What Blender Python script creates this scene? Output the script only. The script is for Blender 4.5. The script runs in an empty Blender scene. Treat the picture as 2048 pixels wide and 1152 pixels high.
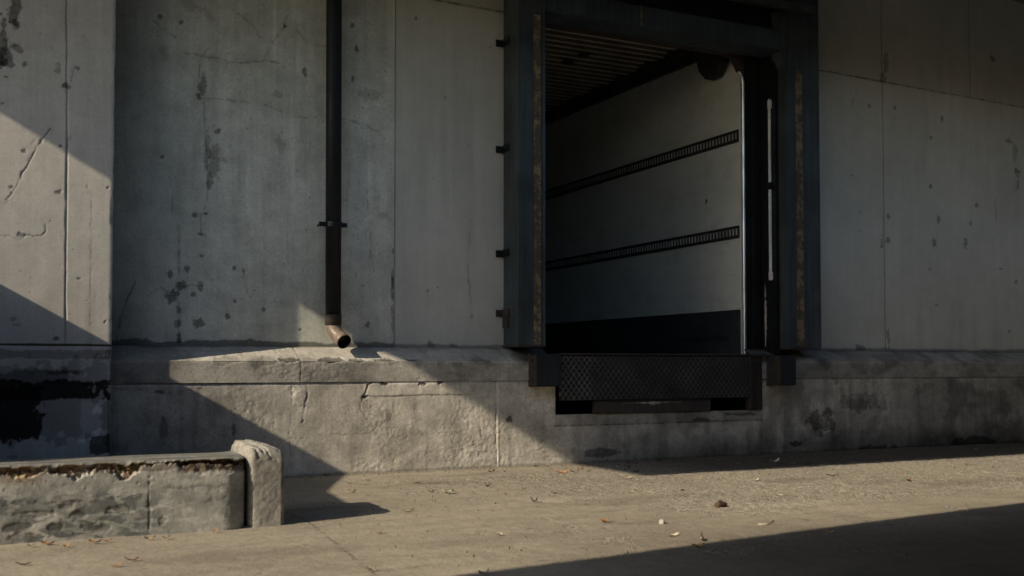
import bpy, bmesh, math, random
import numpy as np
from mathutils import Vector, Matrix
random.seed(7); R = math.radians
scene = bpy.context.scene
C = scene.collection

# ------------------------------------------------------------------ camera
F = 2092.0; CX = 1024.0; CY = 658.6; YAW = R(26.08); PITCH = R(1.9)
cam_d = bpy.data.cameras.new('camera'); cam = bpy.data.objects.new('camera', cam_d); C.objects.link(cam)
cam.location = (0, 0, 1.0); cam.rotation_euler = (R(90) + PITCH, 0, -YAW)
cam_d.sensor_width = 36; cam_d.lens = F / 2048 * 36; cam_d.shift_y = (CY - 576) / 2048
cam_d.clip_end = 2000; cam_d.clip_start = 0.05
cam_d.dof.use_dof = True; cam_d.dof.focus_distance = 10.6; cam_d.dof.aperture_fstop = 2.4
scene.camera = cam
scene.view_settings.view_transform = 'Standard'; scene.view_settings.look = 'None'
scene.view_settings.exposure = 0; scene.view_settings.gamma = 1

# measured positions: a pixel of the photo turned into metres on a known plane of the place
def ray(px, py):
    a = (px - CX) / F; b = (CY - py) / F
    y = math.cos(PITCH) - b * math.sin(PITCH); z = math.sin(PITCH) + b * math.cos(PITCH)
    return (a * math.cos(YAW) + y * math.sin(YAW), -a * math.sin(YAW) + y * math.cos(YAW), z)
def wl(px, py, Y=9.53):
    r = ray(px, py); t = Y / r[1]; return (r[0] * t, 1 + r[2] * t)
def gd(px, py, Z=0.0):
    r = ray(px, py); t = (Z - 1) / r[2]; return (r[0] * t, r[1] * t)

# ------------------------------------------------------------------ numpy noise
def _h(ix, iy, s):
    n = (ix.astype(np.int64) * 374761393 + iy.astype(np.int64) * 668265263 + s * 1442695041) & 0xffffffff
    n = ((n ^ (n >> 13)) * 1274126177) & 0xffffffff
    n = ((n ^ (n >> 16)) * 2246822519) & 0xffffffff
    return ((n ^ (n >> 15)) & 0xffffff) / float(0xffffff)
def vnoise(x, y, s=0):
    ix = np.floor(x); iy = np.floor(y); fx = x - ix; fy = y - iy
    fx = fx * fx * (3 - 2 * fx); fy = fy * fy * (3 - 2 * fy)
    a = _h(ix, iy, s); b = _h(ix + 1, iy, s); c = _h(ix, iy + 1, s); d = _h(ix + 1, iy + 1, s)
    return (a * (1 - fx) + b * fx) * (1 - fy) + (c * (1 - fx) + d * fx) * fy
def fbm(x, y, sc, oct=4, s=0, gain=.5):
    t = 0; amp = 1; tot = 0; f = 1.0 / sc
    for i in range(oct):
        t = t + amp * vnoise(x * f + 17.3 * i, y * f + 9.1 * i, s + i * 7); tot += amp; amp *= gain; f *= 2.03
    return t / tot * 2 - 1
def sst(a, b, x):
    t = np.clip((x - a) / (b - a), 0, 1); return t * t * (3 - 2 * t)
def axis(*segs):
    o = []
    for a, b, st in segs:
        n = max(1, int(round((b - a) / st))); o += list(np.linspace(a, b, n, endpoint=False))
    o.append(segs[-1][1]); return np.array(o)

# ------------------------------------------------------------------ object helpers
def tag(o, label=None, cat=None, group=None, kind=None):
    if label: o['label'] = label
    if cat: o['category'] = cat
    if group: o['group'] = group
    if kind: o['kind'] = kind
    return o
def thing(name, label, cat, loc=(0, 0, 0), rz=0, group=None):
    o = bpy.data.objects.new(name, None); C.objects.link(o); o.location = loc; o.rotation_euler = (0, 0, rz)
    o.empty_display_size = .2
    return tag(o, label, cat, group)
def link(name, me, mat, parent=None, local=False):
    o = bpy.data.objects.new(name, me); C.objects.link(o)
    for m in (mat if isinstance(mat, (list, tuple)) else [mat]): me.materials.append(m)
    if parent is not None:
        o.parent = parent
        if not local:
            pm = Matrix.Translation(parent.location) @ parent.rotation_euler.to_matrix().to_4x4()
            o.matrix_parent_inverse = pm.inverted()
    return o
def obj(name, bm, mat, parent=None, smooth=False, local=False):
    me = bpy.data.meshes.new(name)
    bmesh.ops.recalc_face_normals(bm, faces=bm.faces)
    bm.to_mesh(me); bm.free()
    if smooth:
        me.polygons.foreach_set('use_smooth', [True] * len(me.polygons))
    return link(name, me, mat, parent, local)
def box(bm, x0, x1, y0, y1, z0, z1, bev=0.0, mi=0):
    r = bmesh.ops.create_cube(bm, size=1)
    for v in r['verts']:
        v.co = Vector((x0 + (v.co.x + .5) * (x1 - x0), y0 + (v.co.y + .5) * (y1 - y0), z0 + (v.co.z + .5) * (z1 - z0)))
    fs = set(f for v in r['verts'] for f in v.link_faces)
    for f in fs: f.material_index = mi
    if bev > 0:
        es = list(set(e for v in r['verts'] for e in v.link_edges))
        bmesh.ops.bevel(bm, geom=es, offset=bev, segments=2, affect='EDGES')
def bx(name, dims, mat, parent=None, bev=.004):
    bm = bmesh.new(); box(bm, *dims, bev=bev); return obj(name, bm, mat, parent)
def cyl(bm, p0, p1, r, seg=12, r2=None):
    p0 = Vector(p0); p1 = Vector(p1); d = p1 - p0
    m = Matrix.Translation((p0 + p1) / 2) @ d.to_track_quat('Z', 'Y').to_matrix().to_4x4()
    bmesh.ops.create_cone(bm, cap_ends=True, segments=seg, radius1=r, radius2=r if r2 is None else r2, depth=d.length, matrix=m)

class Sheet:
    """dense grid over a plane: painted (tone, warm) and carved (disp, outwards positive)"""
    def __init__(s, us, vs):
        s.U, s.V = np.meshgrid(us, vs, indexing='ij'); s.us = us; s.vs = vs
        s.disp = np.zeros_like(s.U); s.tone = np.ones_like(s.U); s.warm = np.zeros_like(s.U)
        s.keep = np.ones((len(us) - 1, len(vs) - 1), bool); s.seed = 1
    def sub(s, u0, u1, v0, v1):
        a, b = np.searchsorted(s.us, [u0, u1]); c, d = np.searchsorted(s.vs, [v0, v1])
        return (slice(max(a - 1, 0), b + 1), slice(max(c - 1, 0), d + 1))
    def blob(s, cu, cv, ru, rv, depth=0.0, tone=1.0, rough=.35, warm=0.0, soft=.15, k=.03):
        s.seed += 3; e = 1 + rough * 1.5
        sl = s.sub(cu - ru * e, cu + ru * e, cv - rv * e, cv + rv * e)
        U = s.U[sl]; V = s.V[sl]
        if U.size == 0: return
        d = np.sqrt(((U - cu) / ru) ** 2 + ((V - cv) / rv) ** 2) + (rough + .25) * fbm(U, V, min(k, max(ru, rv) * .9), 4, s.seed) + .1
        m = 1 - sst(1 - soft, 1 + soft, d)
        tex = .75 + .5 * (fbm(U, V, .02, 3, s.seed + 1) * .5 + .5)
        s.disp[sl] -= depth * m * tex * .6
        s.tone[sl] *= 1 - m * (1 - tone) * np.clip(tex, 0, 1.1)
        s.warm[sl] = np.clip(s.warm[sl] + m * warm, 0, 1)
    def line(s, pts, w=.006, depth=.006, tone=.45, wob=.01, k=.06, vary=.6):
        s.seed += 3
        P = np.array(pts); pad = w * 3 + wob * 2 + .02
        sl = s.sub(P[:, 0].min() - pad, P[:, 0].max() + pad, P[:, 1].min() - pad, P[:, 1].max() + pad)
        U0 = s.U[sl]; V0 = s.V[sl]
        if U0.size == 0: return
        U = U0 + wob * fbm(U0, V0, k, 3, s.seed); V = V0 + wob * fbm(U0, V0, k, 3, s.seed + 50)
        D = np.full(U.shape, 9.)
        for (a, b), (c, d) in zip(P[:-1], P[1:]):
            L2 = (c - a) ** 2 + (d - b) ** 2 + 1e-9
            t = np.clip(((U - a) * (c - a) + (V - b) * (d - b)) / L2, 0, 1)
            D = np.minimum(D, np.hypot(U - a - t * (c - a), V - b - t * (d - b)))
        ww = w * (1 - vary + vary * 2 * np.clip(fbm(U0, V0, .12, 3, s.seed + 9) * .5 + .5, 0, 1))
        crack = wob > .0035
        if crack: ww = ww * .72
        m = 1 - sst(.35, 1.2, D / np.maximum(ww, 1e-4))
        if crack:
            gap = .30 + .70 * sst(-.25, .15, fbm(U0, V0, .07, 3, s.seed + 21)); m = m * gap
            ch = (1 - sst(.0, 1.0, D / .022)) * sst(.22, .42, fbm(U0, V0, .035, 3, s.seed + 33)) * .8   # chipped bits along the crack
            m = np.maximum(m, ch); depth *= .55; tone = min(1, tone + .06)
            halo = (1 - sst(0, 1, D / .05)) * (.5 + fbm(U0, V0, .06, 3, s.seed + 40)); s.tone[sl] *= 1 - .07 * halo
        s.disp[sl] -= depth * m; s.tone[sl] *= 1 - m * (1 - tone)
    def pits(s, n, u0, u1, v0, v1, r=(.006, .02), tone=.5, depth=.004):
        for i in range(n):
            q = random.uniform(*r) * random.uniform(.6, 1)
            s.blob(random.uniform(u0, u1), random.uniform(v0, v1), q, q * random.uniform(.7, 1.6), depth, random.uniform(tone, tone + .25), .5, k=.015)
    def hole(s, u0, u1, v0, v1):
        uc = (s.us[:-1] + s.us[1:]) / 2; vc = (s.vs[:-1] + s.vs[1:]) / 2
        s.keep &= ~(((uc > u0) & (uc < u1))[:, None] & ((vc > v0) & (vc < v1))[None, :])
    def build(s, name, P, mat, parent=None):
        """P: function (U,V,disp)->X,Y,Z"""
        X, Y, Z = P(s.U, s.V, s.disp); n, m = s.U.shape
        co = np.stack([X, Y, Z], -1).reshape(-1, 3).astype(np.float32)
        idx = np.arange(n * m).reshape(n, m)
        q = np.stack([idx[:-1, :-1], idx[1:, :-1], idx[1:, 1:], idx[:-1, 1:]], -1)[s.keep]
        me = bpy.data.meshes.new(name); me.vertices.add(n * m); me.vertices.foreach_set('co', co.ravel())
        nf = len(q); me.loops.add(nf * 4); me.loops.foreach_set('vertex_index', q.ravel().astype(np.int32))
        me.polygons.add(nf); me.polygons.foreach_set('loop_start', np.arange(0, nf * 4, 4, dtype=np.int32))
        me.polygons.foreach_set('use_smooth', np.ones(nf, bool))
        me.update(calc_edges=True)
        for an, arr in (('tone', s.tone), ('warm', s.warm)):
            at = me.attributes.new(an, 'FLOAT', 'POINT'); at.data.foreach_set('value', arr.ravel().astype(np.float32))
        return link(name, me, mat, parent)

# ------------------------------------------------------------------ materials
class NT:
    def __init__(s, name):
        s.m = bpy.data.materials.new(name); s.m.use_nodes = True; s.t = s.m.node_tree
        s.b = s.t.nodes['Principled BSDF']; s.co = s.n('ShaderNodeTexCoord').outputs['Object']
    def n(s, typ, **kw):
        x = s.t.nodes.new(typ)
        for k, v in kw.items(): setattr(x, k, v)
        return x
    def l(s, a, b): s.t.links.new(a, b)
    def put(s, sock, v):
        if hasattr(v, 'type') and hasattr(v, 'node'): s.l(v, sock)
        else: sock.default_value = v
    def noise(s, scale, detail=4, rough=.55, vec=None, stretch=None):
        x = s.n('ShaderNodeTexNoise'); x.inputs['Scale'].default_value = scale; x.inputs['Detail'].default_value = detail
        x.inputs['Roughness'].default_value = rough
        v = vec or s.co
        if stretch:
            mp = s.n('ShaderNodeMapping'); mp.inputs['Scale'].default_value = stretch; s.l(v, mp.inputs['Vector']); v = mp.outputs[0]
        s.l(v, x.inputs['Vector']); return x.outputs['Fac']
    def rng(s, v, a, b, c, d):
        x = s.n('ShaderNodeMapRange'); s.l(v, x.inputs['Value'])
        for i, q in enumerate((a, b, c, d)): x.inputs[i + 1].default_value = q
        return x.outputs['Result']
    def math(s, op, a, b=0.0):
        x = s.n('ShaderNodeMath', operation=op); s.put(x.inputs[0], a); s.put(x.inputs[1], b); return x.outputs[0]
    def mix(s, f, a, b, mode='MIX'):
        x = s.n('ShaderNodeMix', data_type='RGBA', blend_type=mode)
        s.put(x.inputs[0], f); s.put(x.inputs[6], a if not isinstance(a, tuple) else (*a, 1)); s.put(x.inputs[7], b if not isinstance(b, tuple) else (*b, 1))
        return x.outputs[2]
    def grey(s, v):
        x = s.n('ShaderNodeCombineColor'); 
        for i in range(3): s.l(v, x.inputs[i])
        return x.outputs[0]
    def mul(s, col, v): return s.mix(1.0, col, s.grey(v), 'MULTIPLY')
    def bump(s, h, strength=.3, dist=.01, prev=None):
        x = s.n('ShaderNodeBump'); x.inputs['Strength'].default_value = strength; x.inputs['Distance'].default_value = dist
        s.l(h, x.inputs['Height'])
        if prev: s.l(prev, x.inputs['Normal'])
        return x.outputs['Normal']
    def attr(s, name):
        x = s.n('ShaderNodeAttribute'); x.attribute_name = name; return x.outputs['Fac']
    def out(s, col, rough, nrm=None, metal=0.0, spec=.3):
        s.put(s.b.inputs['Base Color'], col if not isinstance(col, tuple) else (*col, 1))
        s.put(s.b.inputs['Roughness'], rough); s.b.inputs['Metallic'].default_value = metal
        s.b.inputs['Specular IOR Level'].default_value = spec
        if nrm: s.l(nrm, s.b.inputs['Normal'])
        return s.m

def concrete(name, c1, c2, warmc=(.16, .10, .06), streak=.25, fine=.25, b1=.25, b2=.2, attr=True, zt=None, big=.9):
    t = NT(name)
    col = t.mix(t.rng(t.noise(big, 5, .6), .35, .65, 0, 1), c1, c2)
    col = t.mul(col, t.rng(t.noise(5, 6, .65), .25, .75, 1 - fine, 1 + fine * .5))
    col = t.mul(col, t.rng(t.noise(42, 4, .7), .25, .75, 1 - fine * .8, 1 + fine * .5))
    col = t.mul(col, t.rng(t.noise(150, 3, .8), .3, .7, 1 - fine * .7, 1 + fine * .6))
    col = t.mul(col, t.rng(t.noise(1.7, 8, .72), .56, .72, 1, 1 - fine * .9))
    if streak > 0:
        st = t.noise(1, 5, .6, stretch=(9, 9, .55)); st2 = t.noise(1, 4, .6, stretch=(34, 34, 1.6))
        col = t.mul(col, t.rng(st, .3, .7, 1 - streak, 1 + streak * .4)); col = t.mul(col, t.rng(st2, .3, .7, 1 - streak * .5, 1 + streak * .25))
    if attr:
        col = t.mix(t.attr('warm'), col, warmc)
        col = t.mul(col, t.attr('tone'))
    # pinholes
    vo = t.n('ShaderNodeTexVoronoi'); vo.inputs['Scale'].default_value = 26; vo.inputs['Randomness'].default_value = 1; t.l(t.co, vo.inputs['Vector'])
    ph = t.math('MULTIPLY', t.rng(vo.outputs['Distance'], .05, .11, 1, 0), t.rng(t.noise(2.2, 3), .5, .6, 0, 1))
    col = t.mul(col, t.rng(ph, 0, 1, 1, .5))
    n = t.bump(t.noise(11, 6, .6), b1, .012)
    n = t.bump(t.noise(95, 4, .7), b2, .004, n)
    n = t.bump(t.rng(ph, 0, 1, 1, 0), .35, .004, n)
    return t.out(col, t.rng(t.noise(14, 4), .3, .7, .78, .95), n, spec=.25)

M = {}
M['wall_old'] = concrete('aged_concrete', (.61, .63, .555), (.75, .76, .68), streak=.12, fine=.24, b1=.10, b2=.16)
M['wall_smooth'] = concrete('smooth_concrete', (.52, .525, .475), (.60, .60, .545), streak=.06, fine=.08, b1=.06, b2=.06, big=.6)
M['pilaster'] = concrete('pilaster_concrete', (.54, .52, .475), (.63, .61, .56), streak=.10, fine=.15, b1=.12, b2=.17)
M['plinth'] = concrete('rough_concrete', (.70, .665, .58), (.82, .785, .695), streak=.10, fine=.34, b1=.2, b2=.5)
M['coping'] = concrete('coping_concrete', (.54, .52, .465), (.68, .655, .585), streak=.06, fine=.34, b1=.2, b2=.5)
M['dark_slab'] = concrete('dark_concrete', (.10, .10, .095), (.16, .155, .145), streak=0, fine=.25, attr=False)
M['far_concrete'] = concrete('far_concrete', (.07, .075, .08), (.10, .105, .11), attr=False)
M['pilaster_side'] = concrete('low_bounce_concrete', (.03, .034, .036), (.05, .055, .056), attr=False)  # blackened to cut bounce and deepen the corner shade

def ground_mat():
    t = NT('yard_concrete')
    w = t.attr('warm')   # 1 = eroded aggregate
    col = t.mix(t.rng(t.noise(.7, 5, .6), .35, .65, 0, 1), (.31, .272, .212), (.425, .38, .302))
    col = t.mul(col, t.rng(t.noise(3, 7, .7, stretch=(.6, 2.2, 1)), .3, .7, .78, 1.1))
    col = t.mul(col, t.rng(t.noise(60, 4, .7), .25, .75, .80, 1.15))
    col = t.mul(col, t.rng(t.noise(180, 3, .8), .3, .7, .82, 1.15))
    col = t.mul(col, t.rng(t.noise(1.4, 9, .74, stretch=(1, 1.6, 1)), .54, .72, 1, .66))
    col = t.mul(col, t.rng(t.noise(24, 5, .75), .60, .68, 1, .58)); col = t.mul(col, t.rng(t.noise(75, 4, .8), .60, .70, 1, .6))
    col = t.mul(col, t.rng(t.noise(31, 5, .75), .64, .72, 1, 1.3))
    vo = t.n('ShaderNodeTexVoronoi'); vo.inputs['Scale'].default_value = 66; t.l(t.co, vo.inputs['Vector'])
    st = t.mix(.55, vo.outputs['Color'], (.5, .5, .5))
    hs = t.n('ShaderNodeHueSaturation'); hs.inputs['Saturation'].default_value = .18; t.l(st, hs.inputs['Color'])
    agg = t.mix(1.0, hs.outputs[0], (.70, .635, .52), 'MULTIPLY')
    agg = t.mul(agg, t.rng(vo.outputs['Distance'], .25, .75, 1.05, .55))
    agg = t.mul(agg, t.rng(t.noise(9, 5, .7), .3, .7, .75, 1.15))
    col = t.mix(w, col, agg)
    col = t.mul(col, t.attr('tone'))
    n = t.bump(t.noise(7, 6, .6), .25, .012)
    n = t.bump(t.noise(120, 4, .75), .35, .004, n)
    h = t.math('MULTIPLY', t.rng(vo.outputs['Distance'], 0, .8, 1, 0), w)
    n = t.bump(h, .7, .006, n)
    return t.out(col, .9, n, spec=.25)
M['ground'] = ground_mat()

def metal_paint(name, c, rust=(.12, .06, .03), amt=.5, rough=(.35, .65), spec=.4, metal=0.0, wear=(.3, .29, .27), wear_amt=0.0, bs=.08):
    t = NT(name)
    col = t.mul(t.mix(0.0, c, c), t.rng(t.noise(3, 5, .6), .3, .7, .65, 1.35))
    col = t.mul(col, t.rng(t.noise(1, 5, .6, stretch=(30, 30, 1.2)), .3, .7, .75, 1.25))
    if amt > 0:
        col = t.mix(t.rng(t.noise(7, 7, .7), 1 - amt * .65, 1.03 - amt * .6, 0, .85), col, rust)
    if wear_amt > 0:
        col = t.mix(t.rng(t.noise(23, 7, .75), .72 - wear_amt * .15, .74 - wear_amt * .1, 0, .8), col, wear)
    n = t.bump(t.noise(35, 5, .6), bs, .006); n = t.bump(t.noise(3, 3), .1, .03, n)
    return t.out(col, t.rng(t.noise(12, 5), .3, .7, *rough), n, metal, spec)
M['pad'] = metal_paint('weathered_dark_vinyl', (.045, .058, .065), amt=.35, rust=(.05, .048, .044), rough=(.45, .75), spec=.3, wear_amt=.22, wear=(.085, .08, .07))
M['pad_blue'] = metal_paint('blue_grey_vinyl', (.042, .06, .075), amt=.2, rust=(.03, .035, .04), rough=(.45, .7), spec=.3)
M['black'] = metal_paint('black_painted_steel', (.007, .008, .009), amt=.3, rust=(.026, .017, .011), rough=(.3, .6), wear_amt=.4, wear=(.09, .085, .08))
M['strip'] = metal_paint('worn_yellow_strip', (.21, .165, .095), amt=.86, rust=(.055, .046, .036), rough=(.6, .9), wear_amt=1.0, wear=(.30, .27, .21))
M['strip_grey'] = metal_paint('worn_grey_strip', (.20, .165, .10), amt=.82, rust=(.05, .042, .03), rough=(.6, .9), wear_amt=.5, wear=(.22, .2, .15))
M['bumper'] = metal_paint('rubber_bumper', (.018, .023, .030), amt=.2, rust=(.03, .028, .025), rough=(.6, .85), spec=.25, wear_amt=.1, wear=(.08, .08, .08))
M['rust'] = metal_paint('rusty_steel', (.035, .03, .026), amt=.55, rust=(.10, .048, .022), rough=(.6, .9), wear_amt=.35, wear=(.22, .16, .10))
M['rust_dark'] = metal_paint('dark_rusty_steel', (.05, .042, .038), amt=.4, rust=(.07, .045, .03), rough=(.6, .9), wear_amt=.15, wear=(.16, .14, .12))
M['chip'] = metal_paint('flaked_paint', (.33, .30, .29), amt=.4, rust=(.2, .1, .08), rough=(.7, .9))
M['pipe'] = metal_paint('black_pipe', (.008, .011, .014), amt=.1, rust=(.014, .012, .012), rough=(.45, .65), spec=.35)
M['elbow'] = metal_paint('brown_bare_pipe', (.23, .18, .145), amt=.7, rust=(.13, .075, .048), rough=(.4, .6), spec=.4, metal=.15, wear_amt=.9, wear=(.5, .46, .42))
M['chrome'] = metal_paint('polished_edge', (.75, .80, .82), amt=0, rough=(.3, .4), metal=.85, bs=0.0)
M['alu'] = metal_paint('grey_aluminium', (.80, .82, .82), amt=.15, rust=(.3, .29, .27), rough=(.4, .6), metal=.2)
M['ceiling'] = metal_paint('corrugated_roof', (.50, .47, .41), amt=.35, rust=(.22, .2, .16), rough=(.5, .8))
M['ceiling_dark'] = metal_paint('corrugated_roof_shade', (.10, .09, .075), amt=.4, rust=(.05, .045, .035), rough=(.6, .9))  # groove faces coloured darker to deepen the rib shading
M['crud'] = metal_paint('dark_beam', (.03, .028, .025), amt=.5, rust=(.015, .013, .012), rough=(.7, .95))
M['rail'] = metal_paint('logistic_rail', (.02, .021, .022), amt=.2, rust=(.03, .025, .02), rough=(.5, .7))
M['slot'] = metal_paint('slot_edge', (.36, .36, .35), amt=.2, rust=(.2, .18, .16), rough=(.4, .6))
M['floor_dark'] = metal_paint('trailer_floor', (.05, .04, .03), amt=.4, rough=(.6, .9))
M['scuff'] = metal_paint('dark_scuff_board', (.028, .036, .042), amt=.2, rust=(.03, .03, .03), rough=(.4, .7), wear_amt=.1, wear=(.06, .065, .07))
def panel_mat():
    t = NT('trailer_lining')
    col = t.mix(t.rng(t.noise(.8, 5), .35, .65, 0, 1), (.58, .61, .58), (.68, .70, .67))
    col = t.mul(col, t.rng(t.noise(1, 5, .6, stretch=(1, 1.2, 9)), .3, .7, .93, 1.04))
    col = t.mul(col, t.rng(t.noise(16, 6, .7), .28, .36, .55, 1))
    sp = t.n('ShaderNodeSeparateXYZ'); t.l(t.co, sp.inputs[0])
    fr = t.math('FRACT', t.math('MULTIPLY', sp.outputs[1], 1 / 1.22)); seam = t.rng(t.math('ABSOLUTE', t.math('SUBTRACT', fr, .5)), .0, .006, .72, 1)
    col = t.mul(col, seam)
    scr = t.math('MULTIPLY', t.rng(t.noise(1, 7, .75, stretch=(1, 2.2, 26)), .60, .68, 0, 1), t.rng(sp.outputs[2], 1.6, 2.6, 1, .25))
    col = t.mul(col, t.rng(scr, 0, 1, 1, .72)); col = t.mul(col, t.rng(t.noise(2.2, 7, .7), .5, .75, 1, .78))
    return t.out(col, .55, t.bump(t.noise(4, 3), .08, .02), spec=.35)
M['lining'] = panel_mat()
def diamond_mat():
    t = NT('diamond_steel')
    sp = t.n('ShaderNodeSeparateXYZ'); t.l(t.co, sp.inputs[0]); x = sp.outputs[0]; z = sp.outputs[2]
    k = 2 * math.pi / .062
    a = t.math('ABSOLUTE', t.math('SINE', t.math('MULTIPLY', t.math('ADD', x, t.math('MULTIPLY', z, .8)), k / 2)))
    b = t.math('ABSOLUTE', t.math('SINE', t.math('MULTIPLY', t.math('SUBTRACT', x, t.math('MULTIPLY', z, .8)), k / 2)))
    h = t.rng(t.math('MINIMUM', a, b), .06, .42, 1, 0)
    nz = t.noise(2.6, 4); wr = t.rng(t.noise(40, 5, .7), .35, .65, .25, 1)
    vis = t.math('MAXIMUM', t.rng(nz, .42, .62, .22, .85), t.rng(x, 5.35, 5.45, 1.5, 0))
    ridge = t.math('MULTIPLY', t.math('MULTIPLY', h, wr), vis)  # raised lattice coloured paler, strongest at the left end
    col = t.mix(ridge, (.026, .027, .029), (.20, .20, .19))
    col = t.mul(col, t.rng(t.noise(5, 6, .7), .3, .7, .6, 1.3))
    n = t.bump(h, .6, .006); n = t.bump(t.noise(60, 4), .1, .003, n)
    return t.out(col, t.rng(t.noise(10, 5), .3, .7, .4, .7), n, .3, .4)
M['diamond'] = diamond_mat()
def curb_mat():
    t = NT('broken_curb')
    col = t.mix(t.rng(t.noise(3.5, 6, .6, stretch=(1, 1, 2.2)), .42, .56, 0, 1), (.32, .33, .31), (.46, .465, .435))
    col = t.mul(col, t.rng(t.noise(16, 6, .7), .3, .7, .75, 1.15))
    vo = t.n('ShaderNodeTexVoronoi'); vo.inputs['Scale'].default_value = 38; t.l(t.co, vo.inputs['Vector'])
    hs = t.n('ShaderNodeHueSaturation'); hs.inputs['Saturation'].default_value = .15; t.l(vo.outputs['Color'], hs.inputs['Color'])
    mp = t.n('ShaderNodeMapping'); mp.inputs['Scale'].default_value = (4.2, 4.2, 11); t.l(t.co, mp.inputs['Vector'])
    wv = t.n('ShaderNodeTexNoise'); wv.inputs['Scale'].default_value = 3; wv.inputs['Detail'].default_value = 5; t.l(mp.outputs[0], wv.inputs['Vector'])
    vm = t.n('ShaderNodeVectorMath', operation='SCALE'); t.l(wv.outputs['Color'], vm.inputs[0]); vm.inputs['Scale'].default_value = .8
    va = t.n('ShaderNodeVectorMath', operation='ADD'); t.l(mp.outputs[0], va.inputs[0]); t.l(vm.outputs[0], va.inputs[1])
    ve = t.n('ShaderNodeTexVoronoi', feature='DISTANCE_TO_EDGE'); ve.inputs['Scale'].default_value = 1; t.l(va.outputs[0], ve.inputs['Vector'])
    sp = t.n('ShaderNodeSeparateXYZ'); t.l(t.co, sp.inputs[0])
    pm = t.math('MULTIPLY', t.rng(ve.outputs['Distance'], .06, .14, 0, 1), t.rng(sp.outputs[0], .75, .95, 1, .25))
    pm = t.math('MULTIPLY', pm, t.rng(sp.outputs[2], .24, .30, 1, 0)); pm = t.math('MULTIPLY', pm, t.rng(t.noise(3, 3), .38, .5, .2, 1))
    col = t.mix(pm, col, (.155, .165, .163))
    ag = t.mix(1.0, hs.outputs[0], (.50, .37, .25), 'MULTIPLY')
    col = t.mix(t.attr('warm'), col, ag); col = t.mul(col, t.attr('tone'))
    n = t.bump(t.noise(14, 8, .7, stretch=(1, 1, 2)), .14, .012); n = t.bump(t.noise(75, 5, .8), .55, .006, n)
    return t.out(col, .92, n, spec=.2)
M['curb'] = curb_mat()
def leaf_mat(name, c):
    t = NT(name); col = t.mul(t.mix(0.0, c, c), t.rng(t.noise(60, 4), .3, .7, .6, 1.25)); return t.out(col, .7, t.bump(t.noise(90, 3), .4, .004), spec=.25)
LM = {'orange': leaf_mat('orange_leaf', (.42, .19, .06)), 'tan': leaf_mat('tan_leaf', (.46, .34, .20)), 'brown': leaf_mat('brown_leaf', (.085, .052, .036)),
      'pale': leaf_mat('pale_leaf', (.62, .56, .42)), 'green': leaf_mat('pale_green_leaf', (.50, .54, .32)), 'yellow': leaf_mat('yellow_leaf', (.55, .40, .10)),
      'stone': leaf_mat('pale_stone', (.55, .52, .46)), 'grit': leaf_mat('grey_grit', (.22, .19, .15))}

# ------------------------------------------------------------------ GROUND (one sheet to the horizon)
g = Sheet(axis((-300, -20, 40), (-20, -.6, 2.), (-.6, 0, .05), (0, 9, .0125), (9, 13, .022), (13, 22, 1), (22, 302, 40)),
          axis((-300, -20, 40), (-20, 3.2, 2.), (3.2, 4.4, .05), (4.4, 9.55, .0125), (9.55, 20, 2), (20, 300, 40)))
U, V = g.U, g.V
near = (U > -.5) & (U < 13) & (V > 3.5) & (V < 9.6)
env = sst(-.5, 0, U) * (1 - sst(12.3, 13, U)) * sst(3.4, 4.2, V) * (1 - sst(9.5, 9.6, V))
big = fbm(U, V, 1.3, 4, 3); fine = fbm(U, V, .09, 3, 11); grit = fbm(U, V, .028, 2, 23)
edge = fbm(U, V, .9, 6, 31, .62) * .85
gm = sst(-.15, .25, np.minimum.reduce([(U - 3.1 - .45 * (8.2 - V)) * .5, V - 5.55 - .05 * (U - 3), 8.75 - V + .05 * (U - 5)]) + edge * .8)
g.warm = np.clip(gm * (.55 + .25 * fbm(U, V, .3, 4, 55)) + sst(.35, .5, fbm(U, V, .35, 5, 77)) * .7 * sst(1.8, 3.5, U) + .24, 0, 1) * env
g.disp = env * (big * .006 + fine * .0016 + g.warm * (grit * .0060 + fine * .004))
g.tone *= 1 + .10 * big + .06 * fine
g.tone *= 1 - env * .62 * sst(5.0, 6.6, U) * sst(7.75, 8.15, V + .12 * fbm(U, V, .5, 3, 5))  # canopy's shadow along the right wall foot painted into the tone
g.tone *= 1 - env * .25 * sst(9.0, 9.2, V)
g.tone *= 1 - .5 * sst(2.0, 4.5, U) * (1 - sst(4.3, 5.5, V + .25 * fbm(U, V, .8, 4, 88)))  # near-right foreground shade painted into the tone
for a, b in (((1.765, 6.40), (1.58, 4.3)), ):
    g.line([a, b], .010, .006, .45, .009, .05, .8)
g.line([gd(630, 1050), gd(600, 1035), gd(560, 1020)], .01, .008, .5, .01)
g.line([gd(868, 1128), gd(800, 1138), gd(700, 1148)], .02, .003, .75, .03)
for i in range(14):
    x = random.uniform(.5, 8); y = random.uniform(4.6, 9); g.line([(x, y), (x + random.uniform(-.6, .8), y + random.uniform(-.15, .15)), (x + random.uniform(.3, 1.3), y + random.uniform(-.4, .4))], .004, .003, .7, .06, .2)
g.pits(160, 0.3, 10, 4.6, 9.1, (.008, .03), .5, .004)
for i in range(26):
    x = random.uniform(0, 9); y = random.uniform(4.5, 9); r_ = random.uniform(.08, .3)
    g.blob(x, y, r_ * 1.6, r_ * .6, .001, random.choice([.82, .88, 1.12]), .5, soft=.4, k=.15)
for (ox, oy, oa, ob, ot) in ((4.4, 6.6, .55, .22, .78), (6.2, 7.1, .40, .16, .74), (2.6, 5.4, .45, .16, .82), (7.6, 6.3, .6, .2, .8), (3.3, 8.2, .35, .15, .8), (1.2, 5.6, .5, .14, .8)):
    g.blob(ox, oy, oa, ob, 0, ot, .8, soft=.6, k=.25)
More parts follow.
